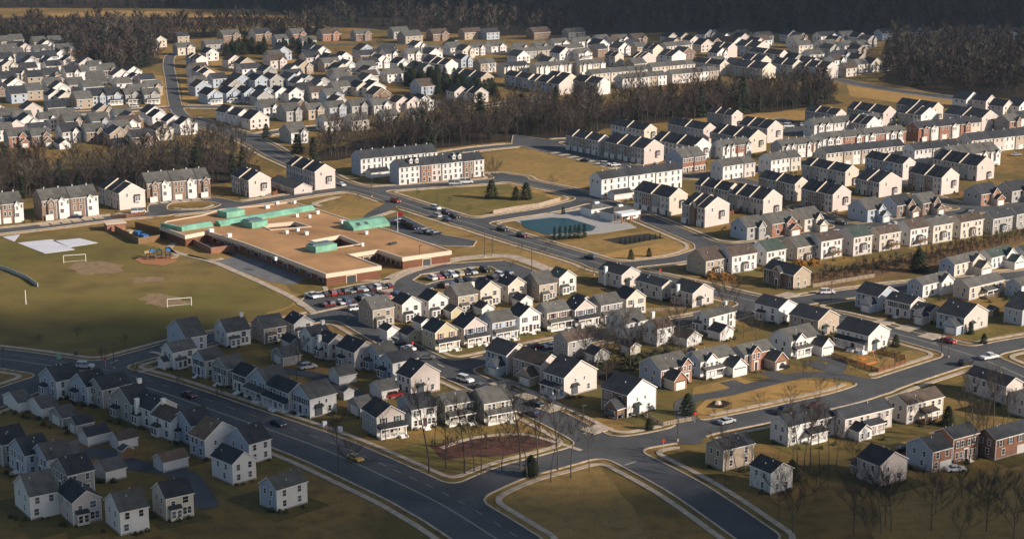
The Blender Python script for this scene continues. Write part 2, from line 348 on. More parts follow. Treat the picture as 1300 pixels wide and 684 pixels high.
# merge full cells into row runs
from itertools import groupby
for j,grp in groupby(map(tuple,full),key=lambda q:q[0]):
    cols=sorted(q[1] for q in grp); st=cols[0]; pv=st
    for cc in cols[1:]+[None]:
        if cc is not None and cc==pv+1: pv=cc; continue
        x0=X0+st*CS;x1=X0+(pv+1)*CS;y0=Y0+j*CS;y1=y0+CS
        mb.add([(x0,y0,zr),(x1,y0,zr),(x1,y1,zr),(x0,y1,zr)],[(0,1,2,3)])
        if cc is not None: st=pv=cc
for p in polys: mb.add([(x,y,zr) for x,y in p],[tuple(range(len(p)))])
tag(build(mb,'road',['asphalt']),kind='structure')
def ribbon(segs,off0,off1,z0,z1,name,m,cond):
    mb=MB()
    for a,b in segs:
        if not cond(a,b): continue
        q=[]
        for p in (a,b):
            gx,gy=samp(GX,*p),samp(GY,*p); L=math.hypot(gx,gy) or 1; q.append((gx/L,gy/L))
        o=[[(p[0]+n[0]*k,p[1]+n[1]*k) for k in (off0,off1)] for p,n in zip((a,b),q)]
        v=[(*o[0][0],z1),(*o[0][1],z1),(*o[1][1],z1),(*o[1][0],z1),(*o[0][0],z0),(*o[0][1],z0),(*o[1][1],z0),(*o[1][0],z0)]
        mb.add(v,[(0,1,2,3),(4,0,3,7),(1,5,6,2)])
    return tag(build(mb,name,[m]),kind='structure')
ribbon(segs,0,.5,0,.2,'kerb','conc',lambda a,b:a[1]<1250 and KB[min(int((a[1]-Y0)/CS),ny-1),min(int((a[0]-X0)/CS),nx-1)])
def okpv(a,b):
    i=int((a[0]-X0)/CS);j=int((a[1]-Y0)/CS)
    return PV[min(j,ny-1),min(i,nx-1)] and a[1]<1000
_,_,seg2=contour(D,2.1); ribbon(seg2,0,1.4,0,.17,'pavement','conc',okpv)
# centre lines on the wide roads
mb=MB()
def dashes(P,off,L,gap,w=.16):
    acc=0
    for a,b in zip(P,P[1:]):
        d=math.dist(a,b)
        if d<.1: continue
        u=((b[0]-a[0])/d,(b[1]-a[1])/d); n=(-u[1],u[0]); s=0
        while s<d:
            e=min(d,s+L)
            q=[(a[0]+u[0]*t+n[0]*(off+k),a[1]+u[1]*t+n[1]*(off+k),zr+.006) for t,k in ((s,-w/2),(e,-w/2),(e,w/2),(s,w/2))]
            mb.add(q,[(0,1,2,3)]); s+=L+gap
for idx in (0,5):
    P=[p for p in RP[idx][2]]
    for o,L,gp_ in ((.15,4,.05),(-.15,4,.05),(4.2 if idx==0 else 9,3,6)):
        if o<6: dashes([p for p in P if p[1]<800],o,L,gp_)
def bays(p0,p1,n,L,ang):
    a=g(*p0);b=g(*p1);c,s_=math.cos(R_(ang)),math.sin(R_(ang))
    for i in range(n+1):
        t=i/n; x=a[0]+(b[0]-a[0])*t; y=a[1]+(b[1]-a[1])*t; q=[(x-c*L/2+s_*.07,y-s_*L/2-c*.07),(x+c*L/2+s_*.07,y+s_*L/2-c*.07),(x+c*L/2-s_*.07,y+s_*L/2+c*.07),(x-c*L/2-s_*.07,y-s_*L/2+c*.07)]
        mb.add([(*p_,zr+.006) for p_ in q],[(0,1,2,3)])
bays((392,378.5),(497,364),19,5,124); bays((408,389.5),(507,374.5),19,5,124); bays((544,355.5),(620,344.5),13,5,124); bays((559,365.5),(650,349.5),15,5,124); bays((535,348),(600,337),14,5,124)
def stop(x,y,ang,L):
    c=g(x,y); u=(math.cos(R_(ang)),math.sin(R_(ang))); mb.add([(c[0]+u[0]*i*L/2-u[1]*j*.22,c[1]+u[1]*i*L/2+u[0]*j*.22,zr+.006) for i,j in ((-1,-1),(1,-1),(1,1),(-1,1))],[(0,1,2,3)])
for a in ((745,549,42,3.6),(800,588,42,3.6),(145,459,70,3.6),(1190,434,40,4),(976,394,-50,3.6),(560,464,-56,3.4),(775,344,60,3.6)): stop(*a)
tag(build(mb,'road_marking',['paint']),kind='structure')
# school paths, courts, walks
def path(s,w=2.2,z=.14,name='footpath',m='conc'):
    P=smooth(gp(s)); L=[];Rr=[]
    for i,p in enumerate(P):
        a=P[max(0,i-1)];b=P[min(len(P)-1,i+1)];d=math.dist(a,b) or 1;n=(-(b[1]-a[1])/d,(b[0]-a[0])/d)
        L.append((p[0]+n[0]*w/2,p[1]+n[1]*w/2));Rr.append((p[0]-n[0]*w/2,p[1]-n[1]*w/2))
    mb=MB();n=len(P); v=[(*q,z) for q in L]+[(*q,z) for q in Rr]+[(*q,0) for q in L]+[(*q,0) for q in Rr]
    f=[];
    for i in range(n-1): f+=[(i,n+i,n+i+1,i+1),(2*n+i,i,i+1,2*n+i+1),(n+i,3*n+i,3*n+i+1,n+i+1)]
    mb.add(v,f); return tag(build(mb,name,[m]),kind='structure')
sheet('sports_court',gp('271,333 300,325 322,328 392,352 372,362 345,358'),.05,'court')
sheet('play_yard',gp('240,312 300,322 345,338 300,325 262,308 250,300'),.045,'court')
path('222,309 214,316 228,322 268,332 300,345 345,365 375,380 400,398',2.4); path('222,309 238,306 232,303',2.4); path('238,324 268,330 282,328',1.6); path('212,314 226,326',1.6)
path('500,380 490,374 490,362 500,352 530,341 575,330 610,326 650,326 700,344',5); path('448,352 455,356 480,356 496,354',1.8); path('412,364 420,372 452,368',1.6)
path('450,290 448,285 462,280 500,268',2.6); path('408,262 400,258 430,250',2.6)
path('176,473 205,464 212,456 203,449 190,447',1.5); path('560,569 600,556 660,551 700,560 738,572',1.3)

sheet('pool_deck',gp('652,280 680,273.5 742,265 800,284 808,289 765,296 705,301.5'),.10,'deck',thick=.1)
sheet('pool_water',gp('660,281 700,276.5 722,277.5 757,288 752,293.5 712,297 694,298.5 666,289'),.125,'water')
# tan driveways for houses are added with the houses
exec_parts=[]
# ------------------------------------------------------------------ building kit (local frame: x along the lit wall, y away; -y and -x walls face the camera)
def samp_in(P,x,y):
    c=False
    for i in range(len(P)):
        (xa,ya),(xb,yb)=P[i],P[i-1]
        if (ya>y)!=(yb>y) and x<(xb-xa)*(y-ya)/(yb-ya)+xa: c=not c
    return c
CACHE={}
def cached(key,fn):
    if key not in CACHE: CACHE[key]=fn()
    return CACHE[key]
def m_window(w,h,simple=False):
    def f():
        mb=MB(); t=.11; d=.07
        if simple: mb.box(-w/2-t,w/2+t,-.04,.05,-t,h+t,0); mb.box(-w/2,w/2,-.06,0,0,h,1)
        else:
            mb.box(-w/2-t,w/2+t,-d,.05,h,h+t+.04,0); mb.box(-w/2-t,w/2+t,-d-.03,.05,-t,0,0); mb.box(-w/2-t,-w/2,-d,.05,0,h,0); mb.box(w/2,w/2+t,-d,.05,0,h,0)
            mb.box(-w/2,w/2,-.045,.02,h*.48,h*.52,0); mb.add([(-w/2,-.02,0),(w/2,-.02,0),(w/2,-.02,h),(-w/2,-.02,h)],[(0,1,2,3)],1)
        return mb.mesh('window',['trim','glass'])
    return cached(('win',w,h,simple),f)
WALLROT={'R':0,'L':-math.pi/2,'l':math.pi/2,'b':math.pi}
def wpos(side,W,Dp,t,z,out=0.):
    """point on a wall: t metres from its left end as seen from outside"""
    if side=='R': return (-W/2+t,-Dp/2-out,z)
    if side=='L': return (-W/2-out,Dp/2-t,z)
    if side=='l': return (W/2+out,-Dp/2+t,z)
    return (W/2-t,Dp/2+out,z)
def add_windows(root,side,W,Dp,ts,z,w=.95,h=1.45,shut=None,simple=False,out=0.):
    for t in ts:
        o=link('window',m_window(w,h,simple),root,wpos(side,W,Dp,t,z,out),WALLROT[side])
        if shut:
            for sx in (-1,1):
                me=cached(('shut',shut,h),lambda: MB().box(-.2,.2,-.06,0,0,h).mesh('shutter',[shut]))
                link('shutter',me,o,(sx*(w/2+.32),-.01,0))
def walls_mesh(W,Dp,he,ridge,rise,mr,ml,mo,boards=False):
    def f():
        x,y=W/2,Dp/2; mb=MB()
        v=[(-x,-y,0),(x,-y,0),(x,y,0),(-x,y,0),(-x,-y,he),(x,-y,he),(x,y,he),(-x,y,he)]
        if ridge=='A':
            v+=[(0,-y,he+rise),(0,y,he+rise)]; fs=[((0,1,5,8,4),0),((3,0,4,7),1),((2,3,7,9,6),2),((1,2,6,5),2)]
        elif ridge=='B':
            v+=[(-x,0,he+rise),(x,0,he+rise)]; fs=[((0,1,5,4),0),((3,0,4,8,7),1),((2,3,7,6),2),((1,2,6,9,5),2)]
        else: fs=[((0,1,5,4),0),((3,0,4,7),1),((2,3,7,6),2),((1,2,6,5),2)]
        for q,m in fs: mb.add([v[i] for i in q],[tuple(range(len(q)))],m)
        if boards:
            for a,b in ((-x,-y),(x,-y),(-x,y)): mb.box(a-.07,a+.07,b-.07,b+.07,0,he-.25,3)
            mb.box(-x,x,-y-.05,-y,-.02,.35,4); mb.box(-x-.05,-x,-y,y,-.02,.35,4)
        return mb.mesh('wall',[mr,ml,mo]+(['trim','fnd'] if boards else []))
    return f()
def roof_mesh(L,S,he,rise,rm,ov=.35,og=.3,th=.2,trim='trim',shed=False):
    """gable roof, ridge along local x, length L, span S"""
    p=rise/(S/2); e=S/2+ov; zb=he-p*ov
    prof=[(-e,zb),(-e,zb+th),(0,he+rise+th),(e,zb+th),(e,zb),(0,he+rise)]
    mb=MB(); x0,x1=-L/2-og,L/2+og
    v=[(x0,y,z) for y,z in prof]+[(x1,y,z) for y,z in prof]
    mb.add(v,[(1,7,8,2)[::-1],(2,8,9,3)[::-1]],0)
    mb.add(v,[(0,6,7,1)[::-1],(3,9,10,4)[::-1],(4,10,11,5)[::-1],(5,11,6,0)[::-1],(0,1,2,5),(5,2,3,4),(6,11,8,7),(11,10,9,8)],1)
    return mb.mesh('roof',[rm,trim])
def hip_mesh(W,Dp,he,rise,rm,ov=.4):
    x,y=W/2+ov,Dp/2+ov; r=min(x,y)*.95; mb=MB(); z0=he-.12;z1=he+.08
    if x>=y: a,b=(-x+r,0,z1+rise),(x-r,0,z1+rise)
    else: a,b=(0,-y+r,z1+rise),(0,y-r,z1+rise)
    v=[(-x,-y,z1),(x,-y,z1),(x,y,z1),(-x,y,z1),a,b]
    if x>=y: fs=[(0,1,5,4),(1,2,5),(2,3,4,5),(3,0,4)]
    else: fs=[(0,1,4),(1,2,5,4),(2,3,5),(3,0,4,5)]
    mb.add(v,fs,0); mb.box(-x,x,-y,y,z0,z1-.002,1)
    return mb.mesh('roof',[rm,'trim'])
def add_roof(root,W,Dp,ridge,he,rise,rm,trim='trim',name='roof',loc=(0,0,0)):
    if ridge=='H': return link(name,hip_mesh(W,Dp,he,rise,rm),root,loc)
    if ridge=='A': return link(name,roof_mesh(Dp,W,he,rise,rm,trim=trim),root,loc,math.pi/2)
    return link(name,roof_mesh(W,Dp,he,rise,rm,trim=trim),root,loc)
def chimney(root,x,y,z0,z1,m='trim'):
    mb=MB().box(x-.5,x+.5,y-.4,y+.4,z0,z1).box(x-.58,x+.58,y-.48,y+.48,z1,z1+.15); return build(mb,'chimney',[m],root)
def wing(root,side,t,w,d,he,rise,wm,rm,front='gdoor',name='garage_wing'):
    """gabled wing projecting d metres from a wall, centred t metres along it"""
    W_,D_=root['W'],root['D']; base=wpos(side,W_,D_,t,0,0)
    e=link(name,walls_mesh(w,d,he,'A',rise,wm,wm if wm[1] not in 'rR' else 'sc',wm),root,base,WALLROT[side])
    e.location=Vector(base)+Matrix.Rotation(WALLROT[side],3,'Z')@Vector((0,-d/2,0))
    link('roof',roof_mesh(d,w,he,rise,rm),e,(0,0,0),math.pi/2)
    if front=='gdoor':
        link('garage_door',cached(('gd',round(min(w-1.2,4.6),1)),lambda: MB().box(-min(w-1.2,4.6)/2,min(w-1.2,4.6)/2,-.05,.02,0,2.2).box(-min(w-1.2,4.6)/2-.1,min(w-1.2,4.6)/2+.1,-.22,.02,2.2,2.36,1).mesh('garage_door',['gdoor','shk'])),e,(0,-d/2,0))  # dark strip at the door head is a painted shadow line
        if he>3.4: link('window',m_window(.9,1.1),e,(0,-d/2,he-.7))
    elif front=='entry':
        for xx in (-w*.24,w*.24): link('window',m_window(.8,1.4),e,(xx,-d/2,3.5))
        link('front_door',cached('fdoor',lambda: MB().box(-.75,.75,-.06,.02,0,2.6,0).box(-.5,.5,-.1,0,0,2.2,1).mesh('front_door',['trim','door'])),e,(0,-d/2,.3))
    elif front=='win':
        for xx in ((-w*.24,w*.24) if w>2.6 else (0,)): link('window',m_window(.7,1.3),e,(xx,-d/2,he-1.9))
        if he>6: link('window',m_window(1.3,1.4),e,(0,-d/2,he-4.6))
        elif he>5:
            for xx in ((-w*.24,w*.24) if w>2.6 else (0,)): link('window',m_window(.7,1.4),e,(xx,-d/2,.8))
    return e
def bay(root,side,t,w,h,z0=.3,d=.9,wm='sw',rm='rg'):
    mb=MB().box(-w/2,w/2,-d,.02,z0,z0+h,0).add([(-w/2-.15,-d-.15,z0+h),(w/2+.15,-d-.15,z0+h),(w/2+.15,0,z0+h+.6),(-w/2-.15,0,z0+h+.6),(-w/2-.15,0,z0+h),(w/2+.15,0,z0+h)],[(0,1,2,3),(0,3,4),(1,5,2)],1)
    e=link('bay',mb.mesh('bay',[wm,rm]),root,wpos(side,root['W'],root['D'],t,0),WALLROT[side])
    for xx in ((-w*.25,w*.25) if w>1.9 else (0,)): link('window',m_window(.85,1.5),e,(xx,-d,z0+.6))
    return e
def porch(root,side,t0,t1,dep=1.9,rm='rg',steps=True,z=2.75):
    L=t1-t0; W_,D_=root['W'],root['D']
    e=link('porch',MB().box(-L/2,L/2,-dep,0,.0,.55,0).add([(-L/2-.25,-dep-.3,z),(L/2+.25,-dep-.3,z),(L/2+.05,0,z+.75),(-L/2-.05,0,z+.75),(-L/2-.25,-dep-.3,z-.25),(L/2+.25,-dep-.3,z-.25),(L/2+.05,0,z-.25),(-L/2-.05,0,z-.25)],[(0,1,2,3),(1,5,6,2),(0,3,7,4)],1)
        .box(-L/2-.2,L/2+.2,-dep-.25,-dep-.05,z-.3,z-.02,0).mesh('porch',['trim',rm]),root,wpos(side,W_,D_,(t0+t1)/2,0),WALLROT[side])
    n=max(2,int(L/2.2)+1); me=cached('pcol',lambda: MB().box(-.13,.13,-.13,.13,.55,2.5).box(-.19,.19,-.19,.19,.55,.75).box(-.19,.19,-.19,.19,2.35,2.5).mesh('column',['trim']))
    for i in range(n): link('column',me,e,(-L/2+.2+(L-.4)*i/(n-1),-dep+.15,0))
    ral=MB()
    for i in range(n-1):
        if n>2 and i==n//2-(n%2==0)*0 and steps: continue
        a=-L/2+.2+(L-.4)*i/(n-1); b=-L/2+.2+(L-.4)*(i+1)/(n-1); ral.box(a+.1,b-.1,-dep+.12,-dep+.18,1.35,1.43).box(a+.1,b-.1,-dep+.13,-dep+.17,.7,.76)
        for k in range(1,9): xk=a+(b-a)*k/9; ral.box(xk-.03,xk+.03,-dep+.13,-dep+.17,.75,1.36)
    if ral.v: link('railing',ral.mesh('railing',['trim']),e)
    if steps:
        sx=0 if n<=2 else (-L/2+.2+(L-.4)*(n//2+.5)/(n-1) if n//2+1<n else 0)
        mb=MB()
        for k in range(4): mb.box(sx-.8,sx+.8,-dep-.35*(k+1),-dep-.35*k+.01,0,.5-.125*k)
        mb.box(sx-.95,sx-.8,-dep-1.5,-dep,0,.62).box(sx+.8,sx+.95,-dep-1.5,-dep,0,.62)
        link('steps',mb.mesh('steps',['trim']),e)
    link('front_door',cached('fdoor2',lambda: MB().box(-.65,.65,-.06,.02,0,2.3,0).box(-.48,.48,-.1,0,0,2.1,1).mesh('front_door',['trim','door'])),e,(0 if n<=3 else .2,0,.56))
    return e
def deck(root,side,t,w,d,z=1.0):
    mb=MB().box(-w/2,w/2,-d,0,z-.2,z)
    for xx in (-w/2+.1,w/2-.1): mb.box(xx-.1,xx+.1,-d+.02,-d+.22,0,z+1.0)
    for k in range(int(w/.35)): mb.box(-w/2+.35*k,-w/2+.35*k+.06,-d,-d+.06,z,z+.9)
    mb.box(-w/2,w/2,-d-.02,-d+.08,z+.9,z+1)
    return link('deck',mb.mesh('deck',['wood']),root,wpos(side,root['W'],root['D'],t,0),WALLROT[side])
A_=lambda a:(math.cos(a),math.sin(a))
def solve(xl,xc,yc,xr,ang):
    """corner pixel plus the pixel columns where the two visible walls end -> corner, B length, A length"""
    c=g(xc,yc); a=R_(ang)
    def ln(dx,dy,xt):
        k=(xt-CX)/F
        dcx=c[1]*math.cos(PITCH)+CAMH*math.sin(PITCH)
        # (c0+t dx) = k*(depth(c)+t dy cosP)
        return (k*dcx-c[0])/(dx-k*dy*math.cos(PITCH))
    return c,ln(math.cos(a),math.sin(a),xr),ln(-math.sin(a),math.cos(a),xl)
FOOT=[]
PLAIN={'w','c','p','g','b','t','o','y','r','R'}
def house(e,ang,label,group,lod,idx):
    f=e.split(); xl,xc,yc,xr=map(float,f[:4]); ridge,wc,rc=f[4][0],f[4][1],f[4][2]; typ=f[5] if len(f)>5 else 'S'
    opt=f[6:] 
    opts=dict(o.split('=') for o in opt if '=' in o); fl={o for o in opt if '=' not in o}
    c,LB,LA=solve(xl,xc,yc,xr,ang)
    gar=typ=='garage'
    lo,hi=((3.5,9) if 'long' not in fl else (7,26)) if gar else (6. if lod<2 else 9.,17)
    LB=min(max(LB,lo),hi); LA=min(max(LA,lo),hi if gar else 13)
    if gar: LA=max(LA,4.5)
    a=R_(ang); cx=c[0]+math.cos(a)*LB/2-math.sin(a)*LA/2; cy=c[1]+math.sin(a)*LB/2+math.cos(a)*LA/2
    he=float(opts.get('h',2.5 if gar else 5.6)); span=LB if ridge=='A' else LA
    rise=min(float(opts.get('pt','.66'))*span/2,3.7) if not gar else min(.62*span/2,1.9)
    if ridge=='H': rise=min(LB,LA)*.32
    rise=float(opts.get('rise',rise))
    kind='garage' if gar else 'house'
    root=thing(kind,(cx,cy,0),a,label,kind,group); root['W']=LB; root['D']=LA
    FOOT.append((cx,cy,max(LB,LA)*.5))
    wm='s'+wc; fm='s'+opts.get('front',wc); lm='s'+opts.get('left',wc); rm='r'+rc  # pale blue given for the left wall mostly paints in its shade
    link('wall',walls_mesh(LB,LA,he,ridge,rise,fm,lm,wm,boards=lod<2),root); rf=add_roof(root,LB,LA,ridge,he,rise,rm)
    W,D_=LB,LA
    sh={'B':'shb','E':'shr','K':'shk'}.get(opts.get('s'))
    simple=lod>=1
    def wn(side,ts,z,**k):
        if 3<z<4 and he<5.5: z=min(z,he-1.85)
        add_windows(root,side,W,D_,ts,z,simple=simple,**k)
    if gar:
        if ridge=='A' and W>4.2 and 'nod' not in fl: wn('R',[W/2],1.0,w=.7,h=.9)
        if 'gd' in fl: link('garage_door',cached('gd3.6',lambda: MB().box(-1.9,1.9,-.07,.02,0,2.2).mesh('garage_door',['gdoor'])),root,wpos('R',W,D_,W/2,0),0)
        else: link('garage_door',cached('gd3.6',lambda: MB().box(-1.9,1.9,-.07,.02,0,2.2).mesh('garage_door',['gdoor'])) if D_>4.6 else cached('gd2',lambda: MB().box(-1.2,1.2,-.07,.02,0,2.1).mesh('garage_door',['gdoor'])),root,wpos('L',W,D_,D_/2,0),WALLROT['L'])
        return root
    r=random.Random(idx*7+int(xc))
    if lod>=2:
        n=2 if W<10 else 3
        wn('R',[W*(k+.5)/n for k in range(n)],3.5,w=1.1,h=1.4)
        if typ=='Gf':
            wing(root,'R',W*.7,W*.36,1.2,he-.1,2.0,fm,rm,'win','front_gable')
            wn('R',[W*.25],.9,w=1.4,h=1.5)
        elif typ=='Pf':
            porch(root,'R',W*.1,W*.9,1.8,rm,False); wing(root,'R',W*.6,W*.4,.6,he+.2,1.6,fm,rm,'x','front_gable')
        else: wn('R',[W*(k+.5)/n for k in range(n)],.9,w=1.1,h=1.4)
        wn('L',[D_*.3,D_*.7],3.5,w=.9,h=1.3)
        if r.random()<.35: chimney(rf,0,0,0,0) if False else None
        if 'ch' in fl: chimney(root,-W/2+.5 if ridge=='B' else W*.25,0,he,he+rise+.9,wm)
        if 'wg' in fl: wing(root,'R',W*.75,W*.42,3.2,2.7,1.6,fm,rm)
        return root
    n=max(2,int(W/3.2))
    if typ=='P':
        porch(root,'R',.1,W-.1,1.8,rm,True)
        wn('R',[W*.18,W*.34,W*.66,W*.82] if W>7.4 else [W*.24,W*.76],3.55,w=.8,h=1.4,shut=sh); wn('R',[W*.2,W*.78],.95,w=1.0,h=1.5)
    elif typ=='N':
        wn('R',[W*.17,W*.36,W*.64,W*.83] if W>7.4 else [W*.24,W*.76],3.5,w=.8,h=1.4,shut=sh); wn('R',[W*.16,W*.33,W*.72,W*.88],.95,w=.8,h=1.35)
        d=link('front_door',cached('fdoor',lambda: MB().box(-.75,.75,-.06,.02,0,2.6,0).box(-.5,.5,-.1,0,0,2.2,1).mesh('front_door',['trim','door'])),root,wpos('R',W,D_,W*.53,.4),0)
        mb=MB()
        for k in range(4): mb.box(-.8,.8,-.9-.35*k,-.55-.35*k+.01,0,.48-.12*k)
        mb.box(-1.1,1.1,-.6,0,0,.5); link('steps',mb.mesh('steps',['trim']),d,(0,0,-.4))
    elif typ=='K':
        bay(root,'R',W*.3,min(3.2,W*.42),2.5,.3,1.1,fm,rm)
        wn('R',[W*.26],3.6,w=.9,h=.9); wn('R',[W*.72],3.4,w=1.3,h=1.4); wn('R',[W*.68,W*.85],.9,w=.85,h=1.5)
    elif typ=='D':
        wn('R',[W*.35,W*.62],3.6,w=.5,h=.9)
        aw=cached('awning',lambda: MB().box(-.85,.85,-.08,0,0,2.2,1).box(-1.15,-.85,-.05,0,0,2.6,2).box(.85,1.15,-.05,0,0,2.6,2).add([(-1.3,-1.0,2.35),(1.3,-1.0,2.35),(1.1,0,3.0),(-1.1,0,3.0),(-1.3,0,2.35),(1.3,0,2.35)],[(0,1,2,3),(0,3,4),(1,5,2)],2).mesh('patio_door',['trim','glass','shk']))
        link('patio_door',aw,root,wpos('R',W,D_,W*.32,.3),0)
        wn('R',[W*.75],.8,w=.9,h=1.4)
    elif typ=='V': # tall rear facade with box bay stair tower
        wn('R',[W*.14,W*.32,W*.68,W*.86],he-2.0,w=.9,h=1.3); wn('R',[W*.16,W*.84],he-4.6,w=1.1,h=1.4); wn('R',[W*.2,W*.86],.6,w=1.0,h=1.3)
        bay(root,'R',W*.52,2.2,2.3,he-5.3,1.0,fm,rm)
        if 'dk' in fl: deck(root,'R',W*.55,4.5,2.8,2.4)
    elif typ=='G': # front garage wing, entry or dormer gable, porch
        t=float(opts.get('g','.78')); brick=fm[1] in 'rR'
        wing(root,'R',W*t,min(6.2,W*.42),float(opts.get('gd','4.2')),2.8,2.1,fm,rm,'gdoor')
        if 'entry' in fl:
            wing(root,'R',W*float(opts.get('e','.3')),3.4,1.0,he+.4,1.7,fm,rm,'entry','entry_gable'); wn('R',[W*.06+.6],3.5,w=.8,h=1.3); wn('R',[W*.5],3.5,w=.8,h=1.3)
        else:
            wing(root,'R',W*.28,3.6,.7,he+.3,1.6,fm,rm,'x','front_gable')
            wn('R',[W*.14,W*.27,W*.42],3.5,w=.9,h=1.4,out=.71); porch(root,'R',.4,W*.56,1.9,rm,False); wn('R',[W*.12,W*.42],.9,w=1,h=1.5)
        wn('R',[W*.9],3.6,w=.8,h=1.2)
    elif typ=='Z': # upper rear facade with a broad gable
        wing(root,'R',W*.72,W*.4,1.2,he,2.2,fm,rm,'win','rear_gable'); wn('R',[W*.12,W*.3],3.5,w=.8,h=1.3,shut=None); wn('R',[W*.14,W*.32],.8,w=1,h=1.4)
        if 'wg' in fl: wing(root,'R',W*.72,5.4,4.6,2.7,1.9,fm,rm)
    elif typ=='Y': # plain rear wall with porch roof and patio
        wn('R',[W*.08+.4,W*.35,W*.48,W*.72,W*.9],3.6,w=.95,h=1.35); wn('R',[W*.12,W*.88],.8,w=1.1,h=1.4); porch(root,'R',W*.36,W*.72,2.2,rm,False)
        if 'dk' in fl: deck(root,'R',W*.5,6,3,.6)
    elif typ=='X': # front facade with door, paired windows, garage in wall
        wn('R',[W*(k+.5)/n for k in range(n)],3.5,w=.95,h=1.4,shut=sh)
        link('garage_door',cached('gd3.6',lambda: MB().box(-1.9,1.9,-.07,.02,0,2.2).mesh('garage_door',['gdoor'])),root,wpos('R',W,D_,W*.7,0),0)
        wn('R',[W*.2],.9,w=1,h=1.4)
    elif typ=='A1': wn('R',[W*.3],3.7,w=.6,h=1.0); wn('R',[W*.3,W*.7],.9,w=.9,h=1.3)
    else:
        wn('R',[W*(k+.5)/n for k in range(n)],3.5,w=.9,h=1.35); wn('R',[W*(k+.5)/n for k in range(n)],.9,w=.9,h=1.35)
    # left wall
    lt=opts.get('L','')
    if lt=='P':
        porch(root,'L',.1,D_-.1,1.7,rm,True); wn('L',[D_*.2,D_*.36,D_*.64,D_*.8],3.55,w=.8,h=1.4,shut=sh)
    elif lt=='N':
        wn('L',[D_*.2,D_*.37,D_*.63,D_*.82],3.5,w=.8,h=1.4,shut=sh); wn('L',[D_*.2,D_*.8],.9,w=.8,h=1.4)
        d=link('front_door',cached('fdoor',lambda: 0),root,wpos('L',W,D_,D_*.5,.4),WALLROT['L']) if 'fdoor' in CACHE else None
        mb=MB()
        for k in range(4): mb.box(-.8,.8,-.9-.35*k,-.55-.35*k+.01,0,.48-.12*k)
        mb.box(-1.1,1.1,-.6,0,0,.5); link('steps',mb.mesh('steps',['trim']),root,wpos('L',W,D_,D_*.5,0),WALLROT['L'])
    elif lt=='K':
        bay(root,'L',D_*.3,2.6,2.5,.3,1.2,lm,rm); wn('L',[D_*.3,D_*.75],3.5,w=.9,h=1.4); wn('L',[D_*.75],.9,w=1.2,h=1.5)
    elif lt=='G':
        wing(root,'L',D_*.72,min(5.6,D_*.45),3.0,2.8,1.9,opts.get('lw',lm),rm,'gdoor'); wn('L',[D_*.15,D_*.35,D_*.75],3.5,w=.9,h=1.4,shut=sh); wn('L',[D_*.15,D_*.33],.9,w=.9,h=1.4)
    elif lt=='E':
        wing(root,'L',D_*.5,3.2,1.0,he+.3,1.6,lm,rm,'entry','entry_gable'); wn('L',[D_*.12,D_*.88],3.5,w=.8,h=1.4,shut=sh); wn('L',[D_*.12,D_*.88],.8,w=.8,h=1.4)
    elif lt=='D':
        wn('L',[D_*.2,D_*.45,D_*.8],3.6,w=.9,h=1.3); wn('L',[D_*.25,D_*.7],.9,w=1.1,h=1.5)
    elif lt!='0':
        wn('L',[D_*.3,D_*.68],3.6,w=.8,h=1.2); wn('L',[D_*.6],.9,w=.8,h=1.3)
    if 'ch' in fl: 
        if ridge=='A': chimney(root,-W/2-.45,D_*.15,0,he+rise*.75,'trim')
        else: chimney(root,W*.42,0,he,he+rise+1.0,'trim')
    if 'chb' in fl: chimney(root,0,D_/2-.4,he+rise*.5,he+rise+1.2,'trim')
    if 'sun' in fl: wing(root,'R',W*.22,4.2,3.4,2.5,1.4,'strim' if 0 else 'sw',rm,'win','sunroom')
    if 'ann' in fl: wing(root,'L',D_*.4,3.2,1.8,2.3,1.0,wm,rm,'x','side_room')
    if ridge!='H':
        for k in range(2): # roof vents
            x,y=r.uniform(-.3,.3)*W,r.uniform(-.3,.3)*D_
            z=he+rise*(1-(abs(x)/(W/2) if ridge=='A' else abs(y)/(D_/2)))
            link('vent_pipe',cached('vp',lambda: MB().box(-.09,.09,-.09,.09,-.1,.55).mesh('vent_pipe',['steel'])),rf,(x,y,z) if ridge!='A' else (y,-x,z))
    return root
def named(wc,opts,ridge,typ,rc):
    f=opts.get('front'); w=SNAME[wc]
    if f and f!=wc: w=f"{w} and {SNAME[f].split()[-1] if f in 'rR' else SNAME[f]}"
    return w
def rows(phrase,ang,data,group=None,lod=0,h=5.2,pt=None):
    es=[e.strip() for e in data.strip().split('\n') if e.strip()]
    es.sort(key=lambda e: float(e.split()[1]))
    nh=sum('garage' not in e for e in es); ng=len(es)-nh; ih=ig=0
    for k,e in enumerate(es):
        f=e.split(); opts=dict(o.split('=') for o in f[6:] if '=' in o)
        gar=len(f)>5 and f[5]=='garage'; an=float(opts.pop('ang',ang))
        e2=' '.join(x for x in f if not x.startswith('ang='))
        if not gar and 'h=' not in e2: e2+=(' S' if len(e2.split())<6 else '')+f' h={h}'
        if not gar and pt and 'pt=' not in e2: e2+=f' pt={pt}'
        if gar: o_='' if ng==1 else ordn(ig)+' from left '; ig+=1; noun='garage'
        else: o_='' if nh==1 else ordn(ih)+' from left '; ih+=1; noun='house'
        lb=f"{named(f[4][1],opts,'','','')} {RNAME[f[4][2]].replace('light ','')}-roofed {noun}, {o_}{phrase}"
        house(e2,an,lb,(group or f"houses {phrase}").replace('houses','garages') if gar else (group or f"houses {phrase}"),lod,k)
